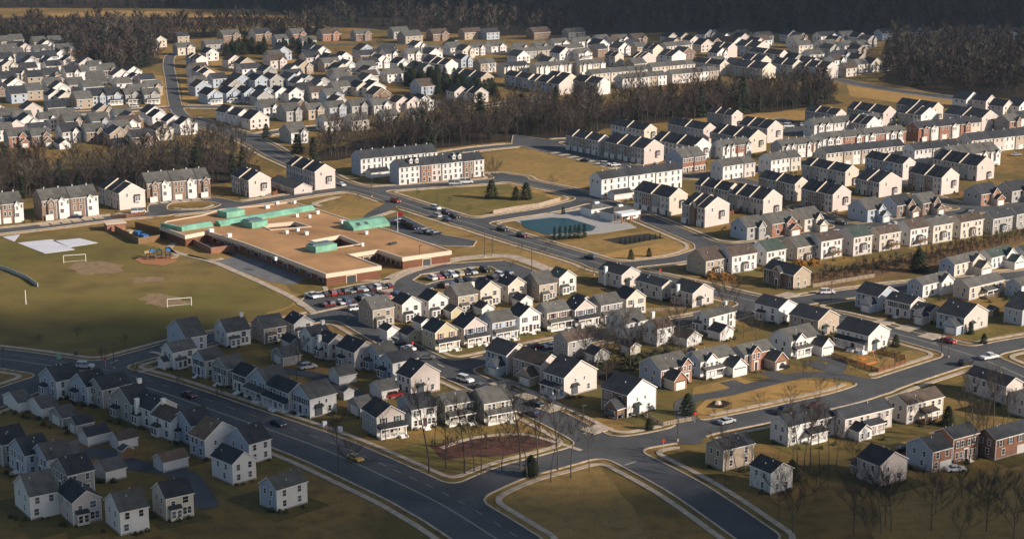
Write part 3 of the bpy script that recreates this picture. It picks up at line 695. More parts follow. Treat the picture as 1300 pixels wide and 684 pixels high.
# ------------------------------------------------------------------ near rows
rows('in row behind school car park',34,'''456 474 417 500 Btg K
499 511 410 534.6 Awk K
532 544.6 405 568.6 Awk K
564 582 399 605.7 Btg K
601 610.3 391 635 Ack K ch
635 645.4 385 668.4 Ack K
664 685 384 706 Btg K
704 710 375 731 AwG K''',h=5.6)
rows('between that row and the porches',34,'''507 518 436 535 Ayk garage
523.8 535 421 546.6 Awk garage
563 573 406 588 Ayk garage
604 612 402 627 Awk garage
482 492 435 505 Awk garage gd h=3.6
652 661 392 676 Awk garage
730 738 392 748 Awk garage''','garages behind the porch row')
rows('in columned porch row',34,'''537 553 446 580 Ayk P s=E
574 589.5 440 617.5 Apk P s=B
609 625.5 433 653.5 Bbg P
647.5 660 425 685.7 Awk N s=K
679 695 420 722.5 Bcg P s=E
718 730 416 756 Apk P s=B
746 763 410 789 Bgg P
781 795 402 819 Ack N s=K''',h=5.4,pt=.7)
rows('backing onto the boulevard corner',40,'''760 789 367 811.7 Apk D L=D ch
807 840 382 855 Ack A1 L=D
852 879 391 905 Apk D L=K ch front=p''',h=4.6,pt=.5)
rows('in cluster left of the looping driveway',42,'''884 900 424 933 Bwg S L=K ch
958 988 412 1010 Awk A1 L=K
1002 1038 428 1064 Atk D L=D
1062 1101.5 447.7 1128.5 Awk D L=P''',h=4.9,pt=.5)
rows('below the white chimney house',40,'''899 914 433 931 Awk garage gd
845 872 441 890 Awn garage''','garages in the wooded back yards')
rows('fronting the oval island lawn',36,'''812 839 492 876 Bbg G front=r entry e=.8 g=.3 left=b
867 889 481 932 Bwg G g=.85 left=b
924 945 472 982 Bgg G front=r entry e=.3 g=.88
977 1004 454 1039 Bwg G g=.93''',h=4.7,pt=.6)
rows('along street left of tree-lined junction',42,'''617 643 476 672 Abk A1 L=G lw=sb front=p
652 686 489 712 Atn A1 L=G lw=st front=p
691 716 505 757 Apk D L=P left=b
764 796 530 832 Apk D L=G left=R lw=sR front=w h=5.8''',h=5.4,pt=.6)
rows('among bare trees behind porch street',36,'''703 721 457 750 Bgn S ch
770 795 433 820 Bwg S ch
817 834 440 852 Bwn S chb''')
rows('in the brown brush behind them',36,'''742 755 462 773 Agk garage
790 800 452 812 Ack garage''','garages in the wooded back yards')
rows('backing onto the sports field road',34,'''208 237 449 257 Bbg S
273 289 442 318 Bwg K ch
320 336 437 363 Btg K
361 374 431 398 Awk K''',h=4.6)
rows('behind houses by sports field',34,'''357 369 446 386 Agk garage
345 360 465 382 Bgg garage
418 431 489 452 Bwg garage
470 485 508 505 Bwg garage
442 458 530 475 Bgg garage''','detached garages on the inner alley')
rows('fronting wide diagonal road, far side',42,'''216 221 470 250 Bwg K ann
245 261 481 284 Bcg S L=N s=K left=b
270 289 492 300 Bgg S L=N s=B
296 313 502 335 Apk A1 L=N s=K
316 340 511 368 Bwg S L=P left=b
340 367 523 392 Apk A1 L=P left=b
370 394 531 427 Bwg D L=N left=b s=K''',h=5.0)
rows('between inner alley and side street',40,'''385 397 450 414 Bwk S ch
405 418 459 440 Apk S L=K ch
428 450.5 471 479 Apk A1 L=K
464 482 474 505 Bwg S L=K left=b
483 499 485 530 Bwk S L=K left=b
506 522 504 558 Apk D L=D left=w''',h=5.2)
rows('facing the red mulch bed',30,'''461 479 556 513 Agk P s=K front=p
505 523 546 554 Bwk N s=K left=b
553 566 540 600 Bog P
595 615 538 650 Bog P''',h=5.2)
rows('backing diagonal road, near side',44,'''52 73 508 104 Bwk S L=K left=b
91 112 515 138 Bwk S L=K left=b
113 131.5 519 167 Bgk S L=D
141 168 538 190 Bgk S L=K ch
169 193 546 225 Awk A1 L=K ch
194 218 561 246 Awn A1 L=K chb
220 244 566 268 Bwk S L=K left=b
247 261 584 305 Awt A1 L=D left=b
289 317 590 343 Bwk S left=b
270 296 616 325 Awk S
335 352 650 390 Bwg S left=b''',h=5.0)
rows('in bottom left corner',40,'''4 24.5 524 41 Bwg garage
36 54 531 74 Bwg garage
63 80 543 99 Bgg garage
88 98 552 119 Bgk garage
100 112 567 140 Bwk garage
143 151.5 572 175 Bwn garage
200 208 600 239 Bwt garage
68 84 592 106 Bgg garage
120 135 612 160 Bwg garage
-15 4 592 25 Bgk S
13 34 606 60 Bbk S L=N left=b
42 62 612 88 Bwg S L=N left=b
66 88 632 118 Bgk S L=N''')
rows('past boulevard at right edge',42,'''1086 1114 396 1138 Abk A1 L=G left=b
1124 1155 406 1172 Apk A1 L=N s=K
1155 1180 411 1195 Apk A1 L=G h=3.6
1189 1223 424 1253 Apk D L=G left=b
1283 1297 414 1330 Abk S''',h=4.8,pt=.5)
rows('behind right street beside tan scrub',38,'''1154 1171 379 1209 Bwg Z left=b
1220 1230 382 1281 Bcg Y dk
1281 1296 380 1330 Bwg S left=b
1192 1211 352 1248 Bcg Z wg left=b
1238 1258 343 1288 BwG Z wg
1285 1301 337 1335 Bwk Z''',h=4.3,pt=.6)
rows('at lower right',34,'''905 918 598 956 Btk S
952 978 628 1005 Awk A1
978 1000 567 1058 Bwk Y
1056 1072 557 1131 Bpk Y sun
1126 1150 539 1196 Bcn Y dk
1210 1276 514 1292 Apk D L=D
1281 1304 532 1340 Bpk S
1088 1116 618 1150 Apk A1
1255 1263 584 1312 Brk X s=K entry left=R
1150 1183 600 1207 Bwk X front=r left=b
1205 1209 588 1240 Brk N s=K h=5.9
''',h=5.0,pt=.55)
rows('in tall rear-balcony row above scrub',34,'''872 896 351 920 Btn V h=5.2
911 929 348 960 Bwn V h=6
952 973 339 997 BwG V h=5.3
990 1012 332 1036 Btg V h=4.9
1026 1042 330 1068 Bwn V h=6.5 dk
1062 1083 326 1106 BpG V h=6.8
1101 1116 320 1142 Bcn V h=6.3 dk
1135 1155 314 1177 Bwn V h=6.5 dk
1169 1184 310 1208 Bcg V h=6.7
1203 1219 304 1247 Bcn V h=6.3
1243 1260 298 1284 Bgk V h=5.9
1279 1290 292 1325 Bgk V h=5.9''')
rows('alone at the boulevard corner',38,'''964 1007 368 1028 Atk A1 L=E left=R s=K''',h=4.8,pt=.6)
rows('behind the rear-balcony row',34,'''930 948 306 962 Bgg Gf left=b
963 980 301 1010 Bcg Gf front=r wg
998 1021 295 1039 Bcg Gf wg
1076 1101 283 1122 Bbg Gf wg
1116 1138 277 1160 Bbk Gf front=R wg
1154 1171 274 1191 Bcg Gf front=R wg
1230 1245 262 1268 Bgk Gf front=r wg
1266 1284 258 1308 Bgk Gf wg''',h=4.8,lod=2)
# ------------------------------------------------------------------ terraces of attached houses
def terrace(e,ang,label,group,lod,idx):
    """xl xc yc xr ridge n units h style: unit colours as a string such as w/r/t"""
    f=e.split(); xl,xc,yc,xr=map(float,f[:4]); ridge=f[4][0]; rc=f[4][1]; cols=f[5]; he=float(f[6]); st=f[7] if len(f)>7 else ''
    c,LB,LA=solve(xl,xc,yc,xr,ang)
    if ridge=='A': LB=min(max(LB,8),14); LA=min(max(LA,10),75)
    else: LB=min(max(LB,12),80); LA=min(max(LA,8),12)
    a=R_(ang); cx=c[0]+math.cos(a)*LB/2-math.sin(a)*LA/2; cy=c[1]+math.sin(a)*LB/2+math.cos(a)*LA/2
    root=thing('townhouse_row',(cx,cy,0),a,label,'townhouses',group); root['W']=LB; root['D']=LA; W,D_=LB,LA
    for q in np.linspace(-.5,.5,5):
        L=LA if ridge=='A' else LB
        FOOT.append((cx+q*L*(-math.sin(a) if ridge=='A' else math.cos(a)),cy+q*L*(math.cos(a) if ridge=='A' else math.sin(a)),7))
    n=len(cols); rm='r'+rc; simple=lod>=1
    span=LB if ridge=='A' else LA; rise=min(.6*span/2,3.4); ul=(LA if ridge=='A' else LB)/n
    ns=3 if he>7.5 else 2; he*=.87 if lod<2 else .95
    for k,cc in enumerate(cols):
        sg=.45*((k%2)-.5) if n>1 else 0; p=(k+.5)*ul-(n*ul)/2; m='s'+cc
        if ridge=='A':
            w=link('unit_wall',walls_mesh(W,ul-.01,he,'A',rise,'s'+(cols[0] if k else cols[0]),m,'sg'),root,(sg,p,0))
            rf=link('roof',roof_mesh(ul+.02,W,he+.05*(k%2),rise,rm,og=.02,trim='trim'),root,(sg,p,0),math.pi/2)
            if k and (k%2==0 or n<4):
                pw=link('party_wall',roof_mesh(.32,W,he,rise,'creamtrim',th=.5,og=0,ov=.3,trim='creamtrim'),root,(sg,p-ul/2,0),math.pi/2)
            ts=[D_/2-p+d for d in ((-ul*.22,ul*.22) if lod<2 else (0,))]
            for s in range(ns):
                if s==0 and lod<2:
                    if 'g' in st: link('garage_door',cached('gd3',lambda: MB().box(-1.5,1.5,-.07,.02,0,2.2).mesh('garage_door',['gdoor'])),root,wpos('L',W,D_,ts[0],0,-sg),WALLROT['L'])
                    link('front_door',cached('fd_s',lambda: MB().box(-.6,.6,-.06,.02,0,2.3,0).box(-.45,.45,-.1,0,0,2.1,1).mesh('front_door',['trim','door'])),root,wpos('L',W,D_,ts[-1],0,-sg),WALLROT['L'])
                    continue
                add_windows(root,'L',W,D_,ts,(.9 if ns==2 and s==0 else (.4 if s==0 else he-1.85-(ns-1-s)*2.55)),w=.95 if lod<2 else 1.4,h=1.4,simple=simple,out=-sg)
            if lod<2 and cc in 'rRwp' and k%2==1 and 'v' in st: 
                wing(root,'L',D_/2-p,ul*.55,.7,he,1.6,m,rm,'x','front_gable')
        else:
            w=link('unit_wall',walls_mesh(ul-.01,D_,he,'B',rise,m,'s'+('b' if 'b' in st else cols[0] if k==0 else cc),'sg'),root,(p,sg,0))
            rf=link('roof',roof_mesh(ul-.06,D_,he,rise,rm,og=.02 if 0<k<n-1 else .1,trim='trim'),root,(p,sg,0))
            t=W/2+p
            if 'v' in st and (k%3!=2):
                wing(root,'R',t-(ul*.12 if k%2 else -ul*.1),ul*.42,.8-sg,he-.5,1.3,'sw' if k%2 or cc not in 'rR' else m,rm,'win' if lod<2 else 'x','front_gable')
                if ns==3 and lod<2: add_windows(root,'R',W,D_,[t-ul*.3,t+ul*.34],he-2,w=.7,h=1.3,out=-sg)
            else:
                for s in range(1 if ('v' in st or lod<2) and ns>2 else 0,ns): add_windows(root,'R',W,D_,[t-ul*.22,t+ul*.22],(.9 if ns==2 and s==0 else he-1.85-(ns-1-s)*2.55),w=.9,h=1.5,simple=simple,out=-sg)
            if lod<2 or 'v' in st:
                if 'g' in st or 'v' in st: link('garage_door',cached('gd3',lambda: MB().box(-1.5,1.5,-.07,.02,0,2.2).mesh('garage_door',['gdoor'])),root,wpos('R',W,D_,t-.2,0,.82-sg if 'v' in st and k%3!=2 else -sg),0)
                else: link('front_door',cached('fd_s',lambda: MB().box(-.6,.6,-.06,.02,0,2.3,0).box(-.45,.45,-.1,0,0,2.1,1).mesh('front_door',['trim','door'])),root,wpos('R',W,D_,t+ul*.3,0,-sg),0); add_windows(root,'R',W,D_,[t-ul*.2],.8,w=1.3,h=1.4,simple=simple,out=-sg)
            if 'd' in st and k in (1,n-3):
                for dx in (-1.4,1.4):
                    dm=link('dormer',walls_mesh(1.3,2.2,1.5,'A',.7,'sw','sw','sw'),root,(p+dx,-D_*.27,he+rise*.42)); link('roof',roof_mesh(2.2,1.3,1.5,.7,rm,ov=.12,og=.1),dm,(0,0,0),math.pi/2); link('window',m_window(.6,.9,True),dm,(0,-1.1,.4))
    if lod<2:
        if ridge=='A':
            s0=.45*(-.5)
            add_windows(root,'R',W,D_,[W*.3+s0],he-1.7,w=.7,h=1.3,simple=simple); add_windows(root,'R',W,D_,[W*.68],he-4.6 if ns==3 else 1,w=1.2,h=1.5,simple=simple)
            bay(root,'R',W*.66,2.2,2.3,.4 if ns==2 else 2.6,.8,'s'+cols[0],rm)
        else:
            add_windows(root,'L',W,D_,[D_*.3,D_*.7],he-2,w=.8,h=1.3,simple=simple)
        if 'p' in st or ridge=='B':
            for k in range(n):
                p=(k+.5)*ul-(n*ul)/2; x,y=((0,p) if ridge=='A' else (p,0)); 
                build(MB().box(x-.2,x+.2,y-.2,y+.2,he+rise,he+rise+.75),'roof_vent',['steel'],root)
    return root
def terraces(phrase,ang,data,lod=0):
    es=[e for e in data.strip().split('\n') if e.strip()]; es.sort(key=lambda e: float(e.split()[1]))
    for k,e in enumerate(es):
        f=e.split(); an=float([x for x in f if x.startswith('ang=')][0][4:]) if 'ang=' in e else ang
        e2=' '.join(x for x in f if not x.startswith('ang='))
        cs=[]; [cs.append(SNAME[c].split()[-1]) for c in f[5] if SNAME[c].split()[-1] not in cs]
        o_='' if len(es)==1 else ordn(k)+' from left '
        terrace(e2,an,f"{' and '.join(cs[:2])} townhouse row, {o_}{phrase}",f"townhouse rows {phrase}",lod,k)
terraces('beside the road intersection above school',30,'''446 458 224 555 Bk wwwwwww 8.6 b
494.6 506.5 235 615 Bk wwrpwwRw 8.4 bd''')
terraces('at the street corner nearest the school',36,'''364.5 401 242 426.5 Ak ppppp 8.8
294 317 251 345 Ak pRpb 8''')
terraces('facing the sports field',30,'''-40 -25 287 31 Bg RwRw 8.4 v
41 54 280 126 Bg RwRw 8.6 v
173 187 257 267.5 Bg RwRwR 8.6 v ang=28
127 153 267 185.6 Ak pcc 7.6 ang=38''')
terraces('stepping down beside the pool street',40,'''804 850 274 873 Ak cgRg 8.2 g
866 895 289 926 Ak pRg 8.4 gv
926 969 274 993 Ak pcgcg 7.2
882 924 262 938 Ak cgcgc 7.2''')
terraces('in block right of pool street',38,'''962 1009 256 1024 Ak cRgR 8
1016 1057 270 1080 Ak pRRg 8
1018 1073 237 1090 Ak cgcgg 7
1085 1116 251 1146 Ak pgcg 7
1097 1146 229 1160 Ak pbgb 8
1152 1195 248 1217 Ak pRgR 8.2
1184 1240 230 1262 Ak pgcgc 7.4''')
terraces('with sunlit fronts facing the camera, right side',29,'''1036 1048 213 1148 Bk cctwtwcpc 7.2 g
1152 1160 209 1218 Bk wwppw 7.4 g
1214 1232 196 1330 Bk pppwtwt 7.2 g
1184 1208 216 1269 Bg tpwRw 7 v
979 992 203 1042 Bg ggwrc 7 v ang=32
1036 1044 194 1150 Bg wprrwrwr 7.2 v
1150 1165 180 1245 Bk rwrwrc 7.4 v
1019 1033 175 1120 Bg wwwwwww 7 v''')
terraces('beside wide meadow, steep roofs in steps',40,'''719 760 198 775 Ak pgRgg 8 g
767 818 209 843 Ak pgRgRg 8.2 g
775 818 183 834 Ak cwww 7.6
828 881 205 903 Ak wwwww 7.6
847 893 183 909 Ak pbgg 8
903 951 195 973 Ak cgggg 8
898 929 163 942 Ak pgg 7.4
937 974 182 994 Ak pgg 8''')
terraces('facing camera around meadow corner',34,'''751 763 252 866 Bk wwwwww 8.9
844 866 220 896 Bg rrrr 7.4 b
903 917 229 958 Bg wwp 6.8
962 978 221 1016 Bg wwc 6.8
906 917 203 954 Bg wrrw 6.8 v''')
terraces('along the upper right boundary road',40,'''1197 1246 167 1266 Ak pgbg 7.6
1137 1183 154 1197 Ak cgbg 7.4
1140 1169 162 1190 Ak wgg 7
1075 1121 160 1137 Ak pgbgg 7.4
1022 1061 162 1074 Ak pgg 7.4
1072 1100 174 1118 Ak wgg 7''',1)
terraces('amid the upper middle woods edge',40,'''536 566 95 582 Ak wgbgbg 6.4
574 611 113 627 Ak tgbgg 6.6
640 671 113 683 Ak pgbg 6.4
672 710 121 728 Ak pgbgb 6.4
694 719 114 732 Ak cgbg 7
727 759 121 775 Ak wgbg 6.8
243 259 108 273 Ak pgbg 7 ang=30
237 250 88 261 Ak wgb 6.4 ang=30''',2)
terraces('with cream fronts before the far woods',34,'''631 640 99 672 Bk ctct 6.8 v
672 681 99 726 Bg cwcwc 6.8 v
727 736 96 769 Bg cwcw 6.8 v
645 652 77 742 Bg ggtggg 5.4
600 610 93 628 Bg tw 6
745 752 107 822 Bg cccccc 6.2
822 828 98 882 Bg ccccc 6.2
782 790 113 846 Bg wpwtw 6
846 853 107 912 Bg pwpwt 6
840 846 70 879 Bg cwcc 6''',2)
terraces('behind wooded strip, upper right',42,'''800 814 88 833 Ak pgb 7
775 781 85 792 Ak cg 7
835 853 83 871 Ak ww 6
815 829 75 842 Ak cg 6.4
903 924 74 936 Ak pgbg 7
932 960 73 977 Ak pgbg 7
940 966 92 979 Ak cgbg 7.4
878 914 96 926 Ak cgbg 6.8
930 968 101 985 Ak cggg 6.6
978 1006 97 1020 Ak cgbg 7
1015 1048 101 1064 Ak pgbgg 7
950 990 82 1001 Ak pgbg 6.6''',2)
# ------------------------------------------------------------------ singles farther off
rows('low beside white terrace',34,'''773 780 255 806 Bwk garage
466 471 227 495 Bwk garage
343 374 247.5 396 Apg garage long''','low garages beside the long white terraces')
rows('in the group by the top boundary road',40,'''1219 1226 139 1243 Awk
1240 1251 141 1264 Apk
1260 1273 148 1286 Apk
1284 1293 148 1310 Awk
1263 1281 168 1292 Bgg Gf front=r
1287 1296 164 1320 Bwk
1288 1297 186 1330 Btk''',lod=2)
rows('in triple of gables beside angled road',40,'''278 286 156 302 Awk
296 301 160 319 Awk
308 318 165 342 Apk''',lod=2)
rows('in the row before the middle woods',33,'''323 335 150 350 Bwg Gf
351 364 155 382 Bgg Gf
383 392 153 412 Btg Gf
411 419 150 440 Bbg Gf
439 447 148 468 Bgg Gf
467 475 147 497 Bwg Gf
497 503 143 513 Apn
510 517 143 527 Apk
521 530 142 551 Awk''',lod=2)
rows('half hidden at the woods edge',33,'''350 370 183 390 Bgg Gf front=w
402 412 168 433 Bwg
437 447 167 469 Bcg
480 488 162 508 Bwg
515 523 160 541 Btg
571 577 129 584 Apk
583 592 129 600 Awk
596 602 131 620 Apk''',lod=2)
rows('in far left fan, front row',30,'''-5 15 132 28 Bbk
23 35 128 49 Btg
58 62 134 69 Awk
69 75 136 84 Ack
83 98 139 111 Btg
105 116 135 132 Bbk Gf
128 137 134 154 Bbk Pf
153 160 133 177 Bgg Pf
178 184 133 200 Bgg Pf''',lod=2)
rows('in far left fan, second row',30,'''48 61 120 75 Bcg
76 89 120 105 Bcg
110 118 117 133 Bcg
143 149 118 165 Bwg ch
164 165.5 112 178 Apk
175 179 113 194 Bpk
-5 3 112 10 Bwk
12 17 105 30 Bck Gf
30 36 110 44 Btk''',lod=2)
rows('in far left fan, third row',30,'''25 30 98 41 Bwk
52 59 107 71 Btk Gf front=R
72 85 104 97 Bwk Gf
55 60 95 74 Bwk
90 96 103 108 Bwg
76 81 88 98 Apk
118 131 101 144 Bwg Gf front=R ch
108 114 96 124 Bgg''',lod=2)
rows('in far left fan, against the woods',30,'''3 10 80 32 Bcg
-8 1 86 13 Bwk Gf
20 27 86 38 Bbk
33 43 85 50 Bbk Gf
50 56 83 68 Bbk ch
64 70 80 80 Awk
-10 2 63 15 Btg
8 14 61 31 Btg
38 44 64 60 Btg
58 64 63 76 Btg
78 84 64 95 Btn''',lod=2)
rows('below far left road, upper row',30,'''-8 2 162 14 Bwg
14 20 164 37 Bwg Gf
46 52 165 72 Bwg Gf
74 84 168 103 Btg Gf
107 118 168 133 Bbg Gf
140 147 160 168 Bbg Gf
24 31 152 55 Apg
56 62 150 70 Bgk
187 194 162 208 Awk
205 212 168 226 Awk
222 229 172 242 Awk''',lod=2)
rows('below far left road, by woods',30,'''-12 -6 180 5 Bwg
5 12 188 32 Bgg Gf front=r wg
38 42 187 64 Bwg Gf front=R wg
71 80 182 96 Bwk Gf
103 111 182 129 Bwg Gf front=R
136 145 179 165 Bbg Gf front=R
68 76 190 92 Awk garage''',lod=2)
rows('in row right of the straight street',33,'''250 264 133 270 Abk Pf
273 288 131 298 Abk Pf
297 310 131 320 Abk Pf
320 331 130 343 Abk Pf
343 350 130 365 Awk
363 367 131 386 Awk
388 396 130 410 Bcn
243 246 116 259 Bwg
266 271 112 283 Bbk
287 300 113 308 Abg
310 324 114 332 Abk
331 343 113 354 Agn
354 366 112 374 Abg
375 384 114 396 Agg
395 403 117 417 Agg
420 425 123 446 Bgg
442 453 123 465 Ack
464 466 124 490 Awk
455 464 108 481 Btn
484 492 106 512 Bwg
511 535 122 551 Bbn
418 426 105 447 Btg Gf front=R''',lod=2)
rows('around the dry meadow by far street',33,'''220 226 71 248 Bcg Gf
220 226 56 240 Btk
194 197 61 207 Ack
254 262 78 278 Awk
301 304 92 325 Atk
305 308 99 332 Bwk
325 345 83 358 Btg Gf front=R
256 262 67 285 Bgg
180 186 66 196 Btg''',lod=2)
rows('in brick line under far woods',33,'''276 284 55 306 Btg Gf front=R
316 325 53 345 Bwk Gf front=R
363 372 53 389 Bgg Gf front=r
402 410 53 433 Bgn Gf front=r
445 452 53 472 Bgg Gf front=R
492 500 50 520 Bgg
503 515 56 537 Btg
541 550 53 570 BRn Gf
585 590 51 612 Btn ch
612 618 51 634 Bbk
668 678 51 699 BRn
714 722 51 743 Bgg
345 352 60 366 Bbg
378 384 62 402 Bgg''',lod=2)
rows('in long upper middle row',33,'''409 413 85 427 Agk
427 432 83 447 Awk
450 458 81 481 Btk Gf front=R
460 464 91 482 Bwk
482 490 79 506 Bwk Gf
509 518 79 536 Bwg Gf
536 545 75 562 Btg Gf
562 572 71 589 Bwg Gf
594 602 71 616 Bwg Gf
616 624 69 643 Bwg Gf
647 656 71 671 Bwg Gf
672 681 69 696 Btg Gf
696 704 65 723 Bwg Gf
726 735 63 752 Bwg Gf
752 760 60 774 Bbg Gf
774 782 60 799 Bwg Gf
842 848 57 860 Apk
860 864 57 872 Atk
870 876 61 887 Apk
884 890 67 906 Apk
803 809 70 822 Btg''',lod=2)
rows('at far end by the dark wood',33,'''905 912 52 928 Bbk
933 939 58 952 Apk
958 966 56 982 Bbg
990 1000 54 1013 Apk
1006 1014 68 1032 Bcg
1033 1042 56 1065 Bwk Gf
1037 1044 67 1063 Bwg
1055 1063 81 1080 Bbk Gf
1062 1070 55 1086 Bbg
1066 1072 68 1084 Bwg
1074 1080 80 1090 Bbk Gf
1080 1088 57 1100 Apk
1084 1092 68 1102 Bgg
1068 1074 98 1084 Bcn
1084 1089 93 1095 Bcg
1096 1105 92 1120 Ack
1020 1028 80 1046 Bwg''',lod=2)
rows('in shaded line under dark hillside wood',33,'''1115 1120 52 1136 Bbk
1146 1150 51 1166 Bgk
1168 1173 50 1190 Bbk
1195 1200 51 1215 Bgk
1219 1225 51 1243 Bbk
1246 1252 52 1266 Bgk
1272 1280 51 1297 Bbk''',lod=2)  # bluish shade put into the siding as pale blue and grey
def topx(x,y):
    d=y*math.cos(PITCH)+CAMH*math.sin(PITCH); v=(y*math.sin(PITCH)-CAMH*math.cos(PITCH))/d
    return CX+F*x/d,CY-F*v
def epx(x,y,ang,W,D_,tail):
    a=R_(ang); c=topx(x,y); r=topx(x+math.cos(a)*W,y+math.sin(a)*W); l=topx(x-math.sin(a)*D_,y+math.cos(a)*D_)
    return f'{l[0]:.2f} {c[0]:.2f} {c[1]:.2f} {r[0]:.2f} {tail}'
frn=random.Random(23)
ZF={'far left fan of houses':(gp('-10,130 -10,66 90,66 150,98 205,108 205,132'),22,30),'lower far left streets':(gp('-10,186 -10,150 150,148 245,150 240,172 180,186'),12,30),'upper middle subdivision':(gp('246,134 246,98 330,76 560,64 640,72 560,96 500,116 470,150 360,150'),42,34),'housing below the dark hillside':(gp('640,92 640,66 900,52 1110,52 1100,96 960,98 880,94'),34,38)}
for zn,(zp,cnt,za) in ZF.items():
    k=0;tries=0
    while k<cnt and tries<6000:
        tries+=1; xs=[p[0] for p in zp];ys=[p[1] for p in zp]; x=frn.uniform(min(xs),max(xs)); y=frn.uniform(min(ys),max(ys))
        if not samp_in(zp,x,y) or any(math.hypot(x-q[0],y-q[1])<q[2]+7.5 for q in FOOT) or samp(D,x,y)<6: continue
        W_,D2=frn.uniform(8.5,12),frn.uniform(8.5,11); rd=frn.choice('AAB'); a_=R_(za)
        e=epx(x-math.cos(a_)*W_/2+math.sin(a_)*D2/2,y-math.sin(a_)*W_/2-math.cos(a_)*D2/2,za,W_,D2,f"{rd}{frn.choice('wwwcpgtb')}{frn.choice('ggkn')} {frn.choice(['S','Gf','Gf','Pf'])} h={frn.uniform(4.8,5.6):.1f}"+(' front=R' if frn.random()<.12 else ''))
        house(e,za,f'small house tucked among larger ones in the {zn}',f'infill houses in the {zn}',2,k); k+=1
rows('along the bottom edge',34,'''20 40 660 66 Bwg X
75 94 668 120 Apk K
135 154 680 182 Bwg X
195 212 662 240 Bck K''')
for nm,cs in (('lot1',((.14,.12,.03),(.2,.145,.045),(.1,.085,.03))),('lot2',((.22,.15,.05),(.3,.18,.055),(.15,.1,.04))),('lot3',((.115,.1,.034),(.17,.12,.04),(.09,.07,.03)))): M[nm]=grass('lawn_'+nm,*cs,.06,.4)
lr=random.Random(5); lz=zz[0]+.002
for o in list(COL.objects):
    if o.parent is None and o.name.split('.')[0]=='house' and o.location.y<640:
        lz+=.00012; a=o.rotation_euler[2]; w_,d_=o['W']/2+lr.uniform(2,3.5),o['D']/2+lr.uniform(5,8); c,s_=math.cos(a),math.sin(a); ox_,oy_=lr.uniform(-1,1),lr.uniform(-3,3)
        sheet('house_lot',[(o.location.x+(i*w_+ox_)*c-(j*d_+oy_)*s_,o.location.y+(i*w_+ox_)*s_+(j*d_+oy_)*c) for i,j in ((-1,-1),(1,-1),(1,1),(-1,1))],lz,lr.choice(('lot1','lot2','lot3','lot3')),amp=.25,step=3)
# the 300 houses that show largest stay things; the smallest far ones are joined into one mass
KIDS={}
for o in COL.objects:
    if o.parent: KIDS.setdefault(o.parent,[]).append(o)
hs=[o for o in COL.objects if o.parent is None and o.name.split('.')[0]=='house']
hs.sort(key=lambda o:o.location.y+.15*abs(o.location.x)-3*o['W']); far=hs[298:]
bv=[];bf=[];bm_=[];mats=[]
def eat(o,Mx):
    global bv
    Mx=Mx@Matrix.Translation(o.location)@o.rotation_euler.to_matrix().to_4x4()
    if o.data:
        k=len(bv); bv+=[tuple(Mx@v.co) for v in o.data.vertices]
        for p in o.data.polygons:
            bf.append(tuple(i+k for i in p.vertices)); m=o.data.materials[p.material_index]
            if m not in mats: mats.append(m)
            bm_.append(mats.index(m))
    for c in KIDS.get(o,()): eat(c,Mx)
    dead.append(o)
dead=[]
for o in far: eat(o,Matrix.Identity(4))
me=bpy.data.meshes.new('distant_houses'); me.from_pydata(bv,[],bf)
for m in mats: me.materials.append(m)
me.polygons.foreach_set('material_index',bm_); me.update()
tag(link('distant_houses',me),'smallest distant houses massed before the far woods','distant houses',kind='stuff')
bpy.data.batch_remove(dead)
# ------------------------------------------------------------------ the school
ZR=4.1
outer=gp('414,348 483.6,337.6 443,323 480,317 511,327 572.6,318.4 496,292 447,280 400,264.5 372,256.5 311,263 280,265.5 257,273 211,281 203,287 235,299 263,293.5 309,308 340,319.6',ZR)
h1=gp('344,291.5 393,287.5 374,281.5 330,285.5',ZR); h2=gp('424,314.5 458,309.5 432,298.5 395,305.5',ZR)
school=thing('school',(outer[0][0],outer[0][1],0),0,'sprawling single storey brick school with tan flat roof and green metal trim','school')
ox,oy=outer[0]; loc=lambda P:[(x-ox,y-oy) for x,y in P]
O,H1,H2=loc(outer),loc(h1),loc(h2)
allp=O+H1+H2; tr=tessellate_polygon([[Vector((x,y,0)) for x,y in q] for q in (O,H1,H2)])
fs=[]
for t in tr:
    a,b,c=[allp[i] for i in t]; fs.append(t if (b[0]-a[0])*(c[1]-a[1])-(b[1]-a[1])*(c[0]-a[0])>0 else t[::-1])
roof=build(MB().add([(x,y,ZR-.15) for x,y in allp],fs),'roof',['flat'],school)
def area(P): return sum(P[i][0]*P[(i+1)%len(P)][1]-P[(i+1)%len(P)][0]*P[i][1] for i in range(len(P)))
def offset(P,d):
    n=len(P); s=1 if area(P)>0 else -1; out=[]
    for i in range(n):
        a,b,c=Vector(P[i-1]),Vector(P[i]),Vector(P[(i+1)%n]); n1=(b-a).normalized();n2=(c-b).normalized()
        m=Vector((n1.y+n2.y,-(n1.x+n2.x)))*s; m.normalize(); k=max(.4,m.dot(Vector((n1.y,-n1.x))*s)); out.append(tuple(b+m*(d/k)))
    return out
def ringwall(mb,P,z0,z1,d0,d1,m=0):
    """solid band between two offsets of a loop"""
    A=offset(P,d0);B=offset(P,d1);n=len(P)
    v=[(*p,z0) for p in A]+[(*p,z1) for p in A]+[(*p,z0) for p in B]+[(*p,z1) for p in B]; f=[]
    for i in range(n):
        j=(i+1)%n; f+=[(i,j,n+j,n+i),(2*n+j,2*n+i,3*n+i,3*n+j),(n+i,n+j,3*n+j,3*n+i),(j,i,2*n+i,2*n+j)]
    mb.add(v,f,m)
mb=MB(); ringwall(mb,O,0,2.8,-.5,-.2); ringwall(mb,H1,0,2.8,.2,.5); ringwall(mb,H2,0,2.8,.2,.5); build(mb,'wall',['schoolbrick'],school)
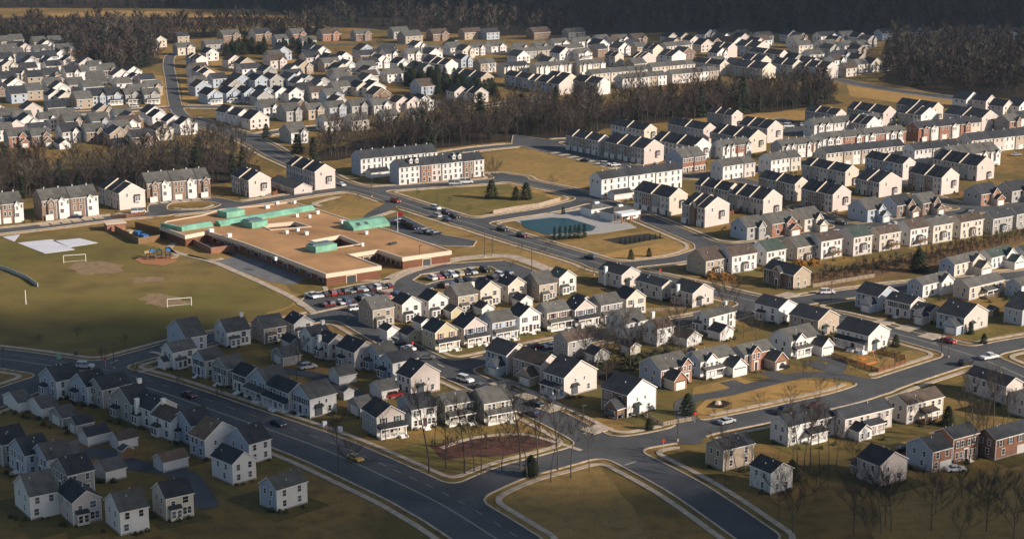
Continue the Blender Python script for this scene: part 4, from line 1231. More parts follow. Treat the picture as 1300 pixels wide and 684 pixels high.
mb=MB(); ringwall(mb,O,2.8,ZR+.1,-.5,.15); ringwall(mb,H1,2.8,ZR+.1,-.15,.5); ringwall(mb,H2,2.8,ZR+.1,-.15,.5); build(mb,'fascia',['fascia'],school)
ANG=R_(33)
def sblock(a,b,dep,h,name,kind='box',over=0):
    p=Vector(loc([g(*a,ZR)])[0]); q=Vector(loc([g(*b,ZR)])[0]); L=(q-p).length; an=math.atan2(q.y-p.y,q.x-p.x)
    mb=MB()
    if kind=='box': mb.box(0,L,0,dep,-.1,h)
    elif kind=='slope': mb.add([(0,0,-.1),(L,0,-.1),(L,0,h*.35),(0,0,h*.35),(0,dep*.45,h),(L,dep*.45,h),(0,dep,h*.9),(L,dep,h*.9),(0,dep,-.1),(L,dep,-.1)],[(0,1,2,3),(3,2,5,4),(4,5,7,6),(6,7,9,8),(0,3,4,6,8),(1,9,7,5,2)])
    o=build(mb,name,['copper'],school,(p.x,p.y,ZR),an)
    n=int(L/1.6)
    for k in range(1,n): 
        mb=MB()
        if kind=='slope': mb.add([(k*1.6-.04,-.04,h*.35),(k*1.6+.04,-.04,h*.35),(k*1.6+.04,dep*.45,h+.06),(k*1.6-.04,dep*.45,h+.06)],[(0,1,2,3)])
        mb.box(k*1.6-.05,k*1.6+.05,-.05,0,0,h*(.35 if kind=='slope' else 1)) if kind!='slope' else None
        link('seam',mb.mesh('seam',['copper']),o); return o,L
sblock((280,287.5),(400,266.5),3.4,1.7,'clerestory','slope'); sblock((231,293.5),(271,287),3,1.5,'clerestory','slope')
o,L=sblock((288,277),(311,273),6,2.1,'mechanical_screen'); sblock((204,288),(231,293.5),1.2,1.4,'clerestory')
o,L=sblock((320,290),(340,286.5),7,2.0,'lantern'); build(MB().box(.6,L-.4,2.5,6.5,2.0,2.4),'skylight',['glass'],o)
o,L=sblock((401,321),(428,316.5),6,2.0,'lantern'); build(MB().box(.6,L-.4,2.5,5.5,2.0,2.4),'skylight',['glass'],o)
o,L=sblock((449,293),(495,286.5),7.5,2.6,'entrance_canopy','slope')
for k in (.14,.36): build(MB().add([(L*k,.9,1.42),(L*k+1.6,.9,1.42),(L*k+1.6,2.5,2.23),(L*k,2.5,2.23)],[(0,1,2,3)]),'skylight',['glass'],o)
for x,y,w in ((339,264,1.6),(352,259,1.2),(377,275,1.0),(374,258,1.0),(435,283,1.8),(441,285,1.2),(378,293,1),(389,297.5,1.2),(364,296,1),(268,294,1.6),(291,300,1.4),(465,297,1),(403,271,1.2),(393,276,.9),(460,312,.9),(350,330,.8),(497,310,1.6),(501,309,1.3)):
    p=loc([g(x,y,ZR)])[0]; dk=x in (497,501)
    build(MB().box(-w/2,w/2,-w/2,w/2,-.1,.35 if dk else .9).box(-w/2-.1,w/2+.1,-w/2-.1,w/2+.1,.35 if dk else .9,.45 if dk else 1.05),'rooftop_unit',['metal' if dk else 'white'],school,(*p,ZR),ANG)
def sface(i,ts,w,z0,z1,name,m,fr='fascia'):
    a,b=Vector(O[i]),Vector(O[(i+1)%len(O)]); an=math.atan2(b.y-a.y,b.x-a.x)
    for t in ts:
        p=a.lerp(b,t); nrm=Vector((math.sin(an),-math.cos(an))); p=p-nrm*.2
        build(MB().box(-w/2,w/2,-.06,.05,z0,z1,0).box(-w/2-.2,w/2+.2,-.04,.05,z0,z1+.2,1),name,[m,fr],school,(p.x,p.y,0),an)
sface(0,(.46,),3.4,0,2.4,'entrance_door','glass'); sface(4,(.5,),3.0,0,2.4,'entrance_door','glass')
sface(2,(.3,.6,.85),2.2,.9,2.2,'window','glass'); sface(0,(.1,.25,.7,.88),2.4,1,2.2,'window','glass') if 0 else None
sface(3,(.2,.4,.6,.8),2.2,.9,2.2,'window','glass'); sface(len(O)-1,(.1,.3,.5,.7,.9),3,.9,2.2,'window','glass'); sface(len(O)-2,(.2,.5,.8),3,.9,2.2,'window','glass'); sface(len(O)-3,(.2,.4,.6,.8),3,.9,2.2,'window','glass')
# play yard walls, service yard
def wallrun(s,h,w,name,m,label,cat,post=0,pick=0,z0=0.,par=None,group=None):
    P=gp(s); e=tag(link(name,None,None,(*P[0],0)),label,cat,group)
    for i in range(len(P)-1):
        a,b=P[i],P[i+1]; L=math.dist(a,b); an=math.atan2(b[1]-a[1],b[0]-a[0]); mb=MB()
        if pick:
            n=max(1,int(L/pick)); mb.box(0,L,-.03,.03,h*.25,h*.33); mb.box(0,L,-.03,.03,h*.75,h*.83)
            for k in range(n+1): mb.box(L*k/n-pick*.3,L*k/n+pick*.3,-.05,-.03,.05,h)
        else: mb.box(0,L,-w/2,w/2,z0,h)
        o=build(mb,'panel',[m],e,(a[0]-P[0][0],a[1]-P[0][1],0),an)
        if post:
            mb=MB(); n=max(1,int(L/post))
            for k in range(n+1): mb.box(L*k/n-.08,L*k/n+.08,-.1,.1,0,h+.1)
            build(mb,'post',[m],e,(a[0]-P[0][0],a[1]-P[0][1],0),an)
    return e
wallrun('236,306 268,322 303,318',2.2,.3,'brick_wall','sr','low brick wall around the school play yard','wall')
wallrun('146,294 176,310 203,306 203,297 172,289',2.3,.12,'wooden_fence','wood','brown timber fence enclosing service yard beside the school','fence',3)
e=thing('shed',(*g(148,293),0),R_(25),'small brick shed with flat roof at the service yard','shed'); build(MB().box(-3.4,3.4,0,5,0,2.6),'wall',['sr'],e); build(MB().box(-3.8,3.8,-.4,5.4,2.6,2.9),'roof',['fascia'],e)
for x,y,cc,nm in ((165,298,'car_gold','pale'),(176,299,'plastic_b','blue'),(183,303,'plastic_b','large blue')):
    e=thing('waste_container',(*g(x,y),0),R_(-50),f'{nm} waste container inside the school service yard, {"left" if x<170 else ("middle" if x<180 else "right")}','container'); build(MB().box(-1.6,1.6,-1,1,0,1.5),'bin',[cc],e); build(MB().box(-1.65,1.65,-1.05,1.05,1.5,1.6),'lid',[cc],e)
wallrun('626,271.5 655,266.5 684,262.5 711,255',1.5,.3,'retaining_wall','pick','low pale block wall curving above the pool road','wall',5)
wallrun('874,535 898,531 912,528',1.2,.1,'picket_fence','pick','weathered picket fence at corner lot by the looping driveway','fence',0,.5) if 0 else wallrun('874,573 898,566 922,562',1.2,.1,'picket_fence','pick','pale picket fence beside corner lot below brick house','fence',2.4,.45) if 0 else None
wallrun('842,541 862,537 880,534',1.2,.1,'picket_fence','pick','pale picket fence at corner lot below the twin-gabled brick house','fence',2.4,.45)
wallrun('815,527 842,541',1.1,.1,'picket_fence','pick','dark picket fence running down from twin-gabled brick house','fence',2.4,.45)
wallrun('1056,453 1115,473 1149,462 1148,456 1112,448',1.3,.1,'wooden_fence','redwood','reddish fence around lawn with the orange playset','fence',2.4,.4)
wallrun('141,276 160,277 184,273',1.6,.1,'wooden_fence','redwood','reddish fence in front of the white house block by sports field','fence',2.4,.3)
wallrun('346,249 352,247 350,240',1.8,.1,'wooden_fence','redwood','short orange-brown fence beside brick and white end terrace','fence',2,.3)
wallrun('744,401 800,396 870,394',1.1,.08,'rail_fence','pick','long low rail fence behind the white boulevard-corner houses','fence',2.4,.5)
wallrun('1032,365 1110,352',1.3,.1,'rail_fence','pick','weathered fence at edge of the tan scrub strip','fence',2.4,.4)
wallrun('897,280 930,272 960,262',1.6,.1,'wooden_fence','redwood','reddish yard fence between gable terraces by the pool street','fence',2.4,.3)
wallrun('1217,248 1240,243',1.6,.1,'wooden_fence','redwood','orange-brown fence beside tall pale gable, far right','fence',2.4,.3)
wallrun('-20,335 10,344 34,354 48,364',1.2,.08,'curved_fence','steel','low pale outfield fence curving around field corner','fence',3)
# pool buildings
def pavil(x,y,ang,W,D_,he,rise,wm,rm,label,open_=False):
    e=thing('pool_house',(*g(x,y),0),R_(ang),label,'pool house'); e['W']=W; e['D']=D_
    if open_:
        me=MB().box(-.2,.2,-.2,.2,0,he).mesh('column',[wm])
        for xx in (-W/2+.3,0,W/2-.3):
            for yy in (-D_/2+.3,D_/2-.3): link('column',me,e,(xx,yy,0))
        build(MB().box(-W/2,W/2,-D_/2,D_/2,he-.1,he+.9),'parapet',['white'],e)
    else:
        link('wall',walls_mesh(W,D_,he,'H',0,wm,wm,wm),e); add_windows(e,'R',W,D_,[W*.2,W*.5,W*.8],1,w=1.2,h=1.2)
        link('roof',hip_mesh(W,D_,he,rise,rm),e); build(MB().box(-1,1,-.6,.6,he+rise-.4,he+rise+.5),'cupola',['white'],e)
pavil(757,272,34,10,7,3,1.4,'sw','rg','pale pool house with shallow grey hip roof beside the pool')
pavil(787,277,34,13,8,3,1.8,'sw','rg','larger grey-roofed pool building behind open terrace pavilion')
pavil(796,281,34,9,5,2.8,0,'sr','rg','open brick-columned terrace pavilion with white parapet by pool',True)
# ------------------------------------------------------------------ play things
def goal(x,y,ang,label):
    e=thing('football_goal',(*g(x,y),0),R_(ang),label,'goal'); W=7.3
    for s in (-1,1): build(MB().tube((s*W/2,0,0),(s*W/2,0,2.6),.1,.1),'post',['white'],e)
    build(MB().tube((-W/2,0,2.6),(W/2,0,2.6),.1,.1),'crossbar',['white'],e)
    build(MB().tube((-W/2,0,2.6),(-W/2,1.8,0),.05,.05).tube((W/2,0,2.6),(W/2,1.8,0),.05,.05).tube((-W/2,1.8,0.05),(W/2,1.8,0.05),.05,.05),'net_frame',['white'],e)
goal(95,333,18,'white football goal near the pale tarps'); goal(228,389,18,'white football goal nearest the houses')
e=thing('backstop_pole',(*g(33,386),0),0,'pale upright pole at the curved field corner','pole'); build(MB().tube((0,0,0),(0,0,4.5),.16,.12),'pole',['white'],e); build(MB().box(-.3,.3,-.3,.3,0,.2),'base',['conc'],e)
sheet('playground_surface',gp('171,330 176,326 198,323 222,327 224,331 205,337 180,335'),.12,mat('playground_bark',(.36,.16,.07),.95,.2,1),thick=.1)
e=thing('climbing_frame',(*g(203,329),0),R_(20),'playground climbing frame with towers and slide on orange bark','climbing frame')
for i,(x,y) in enumerate(((-2.6,0),(0,.6),(2.8,-.2))):
    mb=MB()
    for a in (-.8,.8):
        for b in (-.8,.8): mb.tube((x+a,y+b,0),(x+a,y+b,3),.08,.08)
    mb.box(x-.85,x+.85,y-.85,y+.85,1.3,1.42); build(mb,'tower',['metal'],e)
    build(MB().add([(x-1,y-1,3),(x+1,y-1,3),(x+1,y+1,3),(x-1,y+1,3),(x,y,3.9)],[(0,1,4),(1,2,4),(2,3,4),(3,0,4),(3,2,1,0)]),'tower_roof',['plastic_b' if i!=1 else 'car_green'],e)
build(MB().add([(3.6,-.5,1.4),(3.6,.3,1.4),(6,.3,.2),(6,-.5,.2)],[(0,1,2,3)]).box(3.5,6,-.55,-.5,.2,.5),'slide',['car_gold'],e)
for x,y in ((186,327),(190,326)):
    e=thing('playground_toy',(*g(x,y),0),0.3,f'small yellow {"left" if x<188 else "right"} play post set by the climbing frame','play post'); build(MB().tube((0,0,0),(0,0,1.4),.1,.1),'post',['metal'],e); build(MB().box(-.6,.6,-.1,.1,1.4,2.4),'panel',['car_gold'],e)
e=thing('playset',(*g(1094,460),0),R_(40),'orange garden playset with pale canopy inside the reddish fence','playset')
mb=MB()
for a in (-.9,.9):
    for b in (-.9,.9): mb.tube((a,b,0),(a,b,2.6),.09,.09)
build(mb.box(-.95,.95,-.95,.95,1.1,1.25).tube((.9,0,2.4),(4.6,0,2.4),.08,.08).tube((4.6,-1,0),(4.6,0,2.4),.08,.08).tube((4.6,1,0),(4.6,0,2.4),.08,.08),'frame',['plastic_o'],e)
build(MB().add([(-1.1,-1.1,2.6),(1.1,-1.1,2.6),(1.1,1.1,2.6),(-1.1,1.1,2.6),(0,0,3.7)],[(0,1,4),(1,2,4),(2,3,4),(3,0,4),(3,2,1,0)]),'canopy',['white'],e)
build(MB().box(-2.5,4,-2.6,-1.6,.02,.16),'sand_tray',['plastic_o'],e)
for x,y,c_,l in ((842,537,'white','white birdbath'),):
    pass
e=thing('trampoline',(*g(869,386),0),0,'small red play tent behind the white boulevard-corner houses','play tent'); build(MB().add([(-1,-1,0),(1,-1,0),(1,1,0),(-1,1,0),(0,0,1.9)],[(0,1,4),(1,2,4),(2,3,4),(3,0,4)]),'canvas',['signr'],e); e.name='play_tent'
e=thing('garden_umbrella',(*g(1180,533),0),0,'blue garden umbrella on deck of beige grey-roofed house','umbrella'); build(MB().tube((0,0,0),(0,0,2.9),.05,.05),'pole',['steel'],e)
n=8; build(MB().add([(1.5*math.cos(k*math.pi/4),1.5*math.sin(k*math.pi/4),2.5) for k in range(8)]+[(0,0,3)],[(k,(k+1)%8,8) for k in range(8)]),'canopy',['plastic_b'],e)
# stones, island bed
e=thing('boulder',(*g(912,513),.1),0,'pale boulder in dark bed on oval island lawn','boulder'); 
mb=MB(); r=random.Random(3); pts=[(math.cos(a)*1.1*r.uniform(.7,1.2),math.sin(a)*.8*r.uniform(.7,1.2)) for a in np.linspace(0,2*math.pi,9)[:-1]]; mb.add([(x,y,0) for x,y in pts]+[(x*.6,y*.6,.8) for x,y in pts],[(k,(k+1)%8,8+(k+1)%8,8+k) for k in range(8)]+[tuple(range(8,16))]); build(mb,'stone',['fascia'],e)
zz[0]+=.001; sheet('planting_bed',gp('895,517 905,509 922,508 926,512 915,518'),zz[0],'litter',amp=.4,step=2)
# ------------------------------------------------------------------ lamps and signs
def lamp(x,y,h,label,cat='street lamp',group='tall lamp posts along the roads'):
    e=thing('street_lamp',(*g(x,y),0),R_(30),label,cat,group)
    build(MB().tube((0,0,0),(0,0,h),.13,.08,6),'pole',['metal'],e); build(MB().tube((0,0,0),(0,0,.7),.28,.28,6),'base',['conc'],e)
    build(MB().box(-.3,.9,-.2,.2,h,h+.2),'lamp_head',['metal'],e)
for x,y,h,l in ((145,468,7,'dark lamp post at the left junction corner'),(615,327,9,'dark lamp post by upper edge of curved car park'),(675,347,9,'dark lamp post right of the curved car park'),(625,325,9,'dark lamp post between the car park and boulevard'),(533,338,7,'dark lamp post beside curved drop-off path'),(555,272,8,'dark lamp post at boulevard verge above the school'),(472,250,8,'dark lamp post on lawn at the school drive'),(1055,386,7,'dark lamp post by the white saloon on right street'),(1195,452,6,'left dark post at right-hand junction corner'),(1204,454,6,'right dark post at right-hand junction corner'),(442,405,6,'dark lamp post where porch street leaves the field road'),(740,545,6,'dark lamp post at tree-lined junction kerb'),(860,560,7,'dark lamp post by the picket fence corner'),(5,470,6,'dark lamp post at far left road edge'),(754,350,6,'dark lamp post where boulevard meets pool street')):
    lamp(x,y,h,l)
e=thing('flagpole',(*g(505,300),0),0,'pale flagpole with small flag before the school entrance canopy','flagpole')
build(MB().tube((0,0,0),(0,0,9),.12,.06),'pole',['white'],e); build(MB().add([(0,0,7.6),(1.9,.2,7.5),(1.9,.2,8.7),(0,0,8.9)],[(0,1,2,3),(3,2,1,0)]),'flag',['signr'],e)
def sign(x,y,label):
    e=thing('stop_sign',(*g(x,y),0),R_(20),label,'road sign','octagonal road signs at junctions'); build(MB().tube((0,0,0),(0,0,2.2),.05,.05),'post',['steel'],e)
    P=[(.42*math.cos(R_(22.5+45*k)),.42*math.sin(R_(22.5+45*k))) for k in range(8)]; mb=MB(); mb.add([(x,-.06,2.5+z) for x,z in P]+[(x,-.1,2.5+z) for x,z in P],[tuple(range(8)),tuple(range(8,16))[::-1]]+[(k,(k+1)%8,8+(k+1)%8,8+k) for k in range(8)]); build(mb,'plate',['signr'],e)
for x,y,l in ((134,466,'red octagonal sign at left junction corner'),(524,446,'red octagonal sign where the alley meets porch street'),(838,352,'red octagonal sign where boulevard meets pool street'),(882,537,'red octagonal sign by the looping driveway mouth'),(842,572,'red octagonal sign at tree-lined junction, right corner'),(973,391,'red octagonal sign at boulevard corner by brick house')): sign(x,y,l)
for x,y,l in ((75,455,'pale green utility box at field corner by left junction'),(97,451,'dark utility box beside the field corner path'),(432,548,'pale marker post on lawn left of the mulch bed'),(412,541,'small pale marker on verge near diagonal road')):
    e=thing('utility_box',(*g(x,y),0),R_(30),l,'utility box'); build(MB().box(-.5,.5,-.4,.4,.0,1.3),'cabinet',['copper' if 'green' in l else ('metal' if 'dark' in l else 'white')],e); build(MB().box(-.6,.6,-.5,.5,-.02,.1),'base',['conc'],e)
# ------------------------------------------------------------------ cars
def car_proto(kind):
    L,W,H=dict(car=(4.6,1.8,1.42),suv=(4.8,1.95,1.8),van=(5.6,2.05,2.3),truck=(5.6,2.0,1.85),bus=(10.5,2.5,3.0))[kind]
    if kind=='car': prof=[(-2.3,.35),(-2.3,.8),(-2.15,.95),(-1.2,1.0),(1.1,.98),(2.2,.78),(2.3,.6),(2.3,.35)]; cab=[(-1.5,1.0),(-1.0,1.42),(.35,1.42),(1.15,.98)]
    elif kind=='suv': prof=[(-2.4,.4),(-2.4,1.0),(-2.3,1.08),(1.0,1.1),(2.2,.98),(2.4,.75),(2.4,.4)]; cab=[(-2.3,1.08),(-2.05,1.8),(.4,1.8),(1.15,1.1)]
    elif kind=='van': prof=[(-2.8,.4),(-2.8,1.25),(1.6,1.25),(2.5,1.05),(2.8,.8),(2.8,.4)]; cab=[(-2.78,1.25),(-2.7,2.3),(1.2,2.3),(1.9,1.2)]
    elif kind=='truck': prof=[(-2.8,.5),(-2.8,1.1),(1.2,1.15),(2.6,1.05),(2.8,.8),(2.8,.5)]; cab=[(-.7,1.12),(-.55,1.85),(.75,1.85),(1.5,1.12)]
    else: prof=[(-5.2,.5),(-5.2,1.7),(4.6,1.7),(5.2,1.4),(5.2,.5)]; cab=[(-5.15,1.7),(-5.1,3),(4.4,3),(4.7,1.7)]
    def ext(P,w0,w1,zb):
        n=len(P); v=[(x,-(w0 if z<=zb else w1)/2,z) for x,z in P]+[(x,(w0 if z<=zb else w1)/2,z) for x,z in P]
        return v,[tuple(range(n)),tuple(range(n,2*n))[::-1]]+[((i+1)%n,i,n+i,n+(i+1)%n) for i in range(n)]
    b=MB(); b.add(*ext(prof,W,W,9)); 
    v,f=ext(cab,W*.94,W*.78,cab[0][1]+.15); gl=MB(); gl.add(v,f)
    top=[(x*.96,z+.03) for x,z in cab[1:3]]; b.box(top[0][0]-.05,top[1][0]+.05,-W*.39,W*.39,cab[1][1]-.04,cab[1][1]+.05)
    for xx in ((cab[0][0]+cab[3][0])/2,): b.box(xx-.07,xx+.07,-W*.455,W*.455,cab[0][1]-.05,cab[1][1]-.1)
    wh=MB(); r=.34 if kind!='bus' else .5
    wh.tube((0,-.12,0),(0,.12,0),r,r,10)
    tl=MB().box(-.03,.03,-.18,.18,-.08,.08)
    return b,gl.mesh('window_glass',['glass']),wh.mesh('wheel',['tire']),L,W,tl.mesh('tail_light',['signr']),tl.mesh('headlight',['white'])
CP={k:car_proto(k) for k in ('car','suv','van','truck','bus')}; CM={}
def car(x,y,ang,color,kind,label,group,wxy=None):
    b,gl,wh,L,W,tl,hl=CP[kind]
    p=wxy or g(x,y); e=thing({'car':'parked_car','suv':'parked_suv','van':'van','truck':'pickup_truck','bus':'school_bus'}[kind],(*p,zr),R_(ang),label,{'car':'car','suv':'car','van':'van','truck':'pickup truck','bus':'bus'}[kind],group)
    key=(kind,color)
    if key not in CM: CM[key]=b.mesh('body',['car_'+color])
    link('body',CM[key],e); link('window_glass',gl,e)
    r=.5 if kind=='bus' else .34
    for sx in (-.31,.31):
        for sy in (-1,1): link('wheel',wh,e,(sx*L,sy*(W/2-.1),r))
    for sy in (-1,1): link('headlight',hl,e,(L/2,sy*W*.34,.68)); link('tail_light',tl,e,(-L/2,sy*W*.34,.75))
def line(n0,n1,n,data,ang,phrase,group):
    """cars parked side by side between two pixels"""
    a=g(*n0);b=g(*n1); ds=data.split()
    for i,d in enumerate(ds):
        if d=='-': continue
        t=i/(len(ds)-1); col,k=(d.split('/')+['car'])[:2]
        car(0,0,ang+rnd.choice((0,180))+rnd.uniform(-2,2),col,k,f"{col} {CAT[k]}, {ordn(i)} from left {phrase}",group,(a[0]+(b[0]-a[0])*t,a[1]+(b[1]-a[1])*t))
CAT={'car':'saloon car','suv':'tall estate car','van':'van','truck':'pickup truck'}
line((396,378),(493,365),0,'white/truck silver black red/suv maroon black/suv grey black/suv silver black white/suv black maroon',124,'in upper line of lower school lot','cars in the lower school lot')
line((412,389),(503,375),0,'maroon maroon/suv - silver blue/suv black - navy/suv silver/suv - maroon maroon/suv red - blue',124,'in lower line of lower school lot','cars in the lower school lot')
line((548,355),(616,345),0,'white/suv red black/suv white/suv gold/suv black silver/suv - black/suv',124,'in island line of curved car park','cars in the curved car park')
line((563,365),(645,350),0,'black/suv blue navy/suv black/suv - - black white/suv navy/suv',124,'in lower line of curved car park','cars in the curved car park')
for q,(x,y) in enumerate(((508,284),(516,287),(524,291))): car(x,y,-55,'navy' if q else 'white','truck' if q==0 else 'van',f'{"white pickup truck" if q==0 else "dark blue van"}, {ordn(q)} from left in the entrance bay','vehicles in the entrance bay')
for q,(x,y,c_,k) in enumerate(((541,296,'silver','suv'),(547,297,'black','suv'),(553,298,'navy','car'))): car(x,y,34,c_,k,f'{c_} {CAT[k]}, {ordn(q)} from left at entrance verge','vehicles in the entrance bay')
for x,y,a,c_,k,l in (
 (108,467,-8,'silver','suv','silver estate car crossing the left junction'),(240,504,-42,'maroon','car','dark red car driving on the wide diagonal road'),(451,584,-48,'yellow','car','yellow taxi at bottom end of wide diagonal road'),
 (353,540,-47,'navy','car','dark car on diagonal road below white porch house'),(452,394,28,'white','suv','white people carrier on road beside lower school lot'),(391,468,30,'silver','suv','silver estate car in alley among detached garages'),
 (500,504,30,'red','suv','bright red estate car beside small white garage'),(541,456,-3,'grey','car','dark grey car at kerb of porch street mouth'),(496,437,20,'silver','car','pale car at foot of white garage'),
 (700,441,34,'white','car','white car parked below the columned porch row'),(680,443,34,'maroon','suv','dark red car parked below the columned porch row'),(682,515,-50,'black','car','black car parked before the brown-roofed house'),(677,528,130,'navy','car','navy car parked opposite dark kerbside car'),
 (779,530,-20,'navy','suv','left dark estate car on drive of twin-gabled brick house'),(791,527,-20,'black','suv','right black estate car on drive of twin-gabled brick house'),(991,468,20,'black','suv','black estate car on drive of brick gabled house'),
 (1050,373,8,'white','suv','white estate car on street beside tan scrub'),(1204,435,-50,'red','car','red car turning at right-hand junction'),(1256,456,30,'white','truck','white pickup truck leaving right-hand junction'),(1226,463,40,'black','suv','dark car behind house at right-hand junction'),
 (502,257,-48,'red','suv','red estate car on boulevard above the school'),(553,266,-50,'white','suv','white car leading on boulevard beside common'),(554,276,130,'silver','suv','silver car opposite the leading white boulevard car'),(567,272,-50,'black','suv','black car following on boulevard beside common'),(568,281,130,'navy','car','navy car in lower boulevard lane'),
 (577,277,-50,'black','suv','last dark car in group on the boulevard'),(750,329,130,'navy','suv','dark car on boulevard near pool meadow'),(638,293,-50,'black','suv','black car on boulevard left of the pool'),(663,301,-50,'maroon','suv','dark red car on boulevard left of pool'),(434,236,-60,'white','car','white car at terrace corner on boulevard'),
 (176,271,14,'white','van','white van by the white terrace block near field'),(578,235,10,'silver','van','silver van in front of long facade terrace'),(592,233,10,'white','van','white van in front of long facade terrace'),(98,277,12,'navy','car','dark car on drive of brick garage terrace'),
 (781,211,20,'white','car','white car beside dark drives of stepped terraces'),(1258,196,0,'white','suv','white car in court behind right-hand terraces'),(1290,198,0,'silver','car','silver car in court behind right-hand terraces'),(1001,162,10,'white','van','white van in small court by tan verge'),(1018,160,80,'white','car','white car in small court by tan verge'),(1003,156,10,'blue','car','teal blue car in small court by tan verge'),
 (158,139,5,'red','car','red car on far left road before porch houses'),(1068,285,-50,'black','suv','dark car in side street behind balcony row'),(969,303,0,'white','suv','white car on drive before the brick garage house'),(1150,573,0,'black','car','black car on drive left of dormered brick house'),
 (1213,598,10,'white','car','white car before dormered brick house at lower right'),(722,183,-20,'silver','car','silver car at top of stepped terrace drives')):
    car(x,y,a,c_,k,l,'cars on the streets')
def kerbcars(p0,p1,data,ang,phrase):
    a=g(*p0);b=g(*p1);ds=data.split()
    for i,d in enumerate(ds):
        t=(i+rnd.uniform(-.15,.15))/(len(ds)-1); col,k=(d.split('/')+['car'])[:2]
        car(0,0,ang+rnd.choice((0,180)),col,k,f"{col} {CAT[k]}, {ordn(i)} from left {phrase}",f'cars {phrase}',(a[0]+(b[0]-a[0])*t,a[1]+(b[1]-a[1])*t))
kerbcars((500,435),(520,445),'grey/suv white',-44,'at upper kerb of the side street')
kerbcars((955,315),(1230,271.5),'white/suv grey black silver/suv navy white maroon/suv silver black/suv',26,'on street behind the rear-balcony row')
kerbcars((25,141.5),(200,135.5),'silver black/suv white navy white/suv grey',4,'on far left road')
kerbcars((745,206),(860,226.5),'black white/suv silver maroon/suv navy',-30,'below the stepped meadow terraces')
kerbcars((1030,239),(1100,222),'white black/suv grey silver',20,'in court between right-hand terraces')
kerbcars((930,536),(1040,516),'silver black/suv maroon',37,'at near kerb of oval island street')
kerbcars((590,484),(640,507),'white/suv grey navy',-44,'along street left of brown-roofed house')
for i,(x,y,a,nm) in enumerate(((1160,425,40,'beside lawn at right-hand junction'),(560,585,30,'by the mulch bed'),(300,470,40,'among diagonal road back yards'),(440,505,35,'in yard behind arched-door house'),(160,580,40,'in bottom left back yards'),(1090,600,34,'at lower right beside tall bare trees'),(880,455,36,'behind white gabled houses with island lawn'),(742,478,36,'in brown brush'),(1260,400,38,'behind pale houses at right edge'))):
    if i in (0,1): continue
    e=thing('garden_shed',(*g(x,y),0),R_(a),f'tiny garden shed {nm}','shed'); e['W']=3;e['D']=2.5
    link('wall',walls_mesh(3,2.5,2.0,'A',.9,'sw' if i%2 else 'wood','st','st'),e); link('roof',roof_mesh(2.5,3,2.0,.9,'rg',ov=.15,og=.1),e,(0,0,0),math.pi/2)
e=thing('box_trailer',(*g(650,452),zr),R_(34),'small white box trailer parked on porch street','trailer'); build(MB().box(-2.6,2.6,-1.1,1.1,.6,2.8),'body',['white'],e)
for s in (-1,1): link('wheel',CP['car'][2],e,(0,s*1.05,.35))
# driveway aprons (pale) by the boulevard houses and the terraces
zd=.21
def drive(x,y,ang,L,w,m='conc',z=zd,name='driveway'):
    c=g(x,y); a=R_(ang); u=(math.cos(a),math.sin(a)); n=(-u[1],u[0])
    P=[(c[0]+u[0]*i*L/2+n[0]*j*w/2,c[1]+u[1]*i*L/2+n[1]*j*w/2) for i,j in ((-1,-1),(1,-1),(1,1),(-1,1))]
    return sheet(name,P,z,m,thick=z)
for x,y in ((1010,378),(1038,385)): pass
for x,y,a in ((1120,410,42),(1152,417,42),(1182,427,42),(1000,375,42),(672,502,-48),(700,518,-48),(757,545,-48),(640,487,-48)): drive(x,y,(a if a>0 else 42),6.5,5)
for t in np.linspace(0,1,10): drive(706+ (800-706)*t,194+(219-194)*t,40,6,3.2,z=.1)
for t in np.linspace(0,1,6): drive(56+(125-56)*t,285.5+(276.5-285.5)*t,118,5,3.4,z=.1)
for t in np.linspace(0,1,6): drive(195+(262-195)*t,258.5+(251.5-258.5)*t,118,4,3.4,z=.1)
for x,y in ((935,489),(985,476),(1040,464)): drive(x,y,120,8,5,'asphalt',z=.085)
# ------------------------------------------------------------------ vegetation
def npmesh(name,V,Fc,mats,mi=None,nv=None):
    """V (n,3), Fc flat loops of triangles (m,3)"""
    me=bpy.data.meshes.new(name); V=np.asarray(V,np.float32); Fc=np.asarray(Fc,np.int32)
    me.vertices.add(len(V)); me.vertices.foreach_set('co',V.ravel()); me.loops.add(Fc.size); me.loops.foreach_set('vertex_index',Fc.ravel())
    me.polygons.add(len(Fc)); me.polygons.foreach_set('loop_start',np.arange(0,Fc.size,3,dtype=np.int32)); me.polygons.foreach_set('loop_total',np.full(len(Fc),3,np.int32))
    for m in mats: me.materials.append(M[m])
    if mi is not None: me.polygons.foreach_set('material_index',np.asarray(mi,np.int32))
    me.update(calc_edges=True); return me
def tubet(a,b,ra,rb,n):
    mb=MB(); mb.tube(a,b,ra,rb,n); V=[];T=[]
    for q in mb.f[:n]: T+=[(q[0],q[1],q[2]),(q[0],q[2],q[3])]
    return mb.v,T
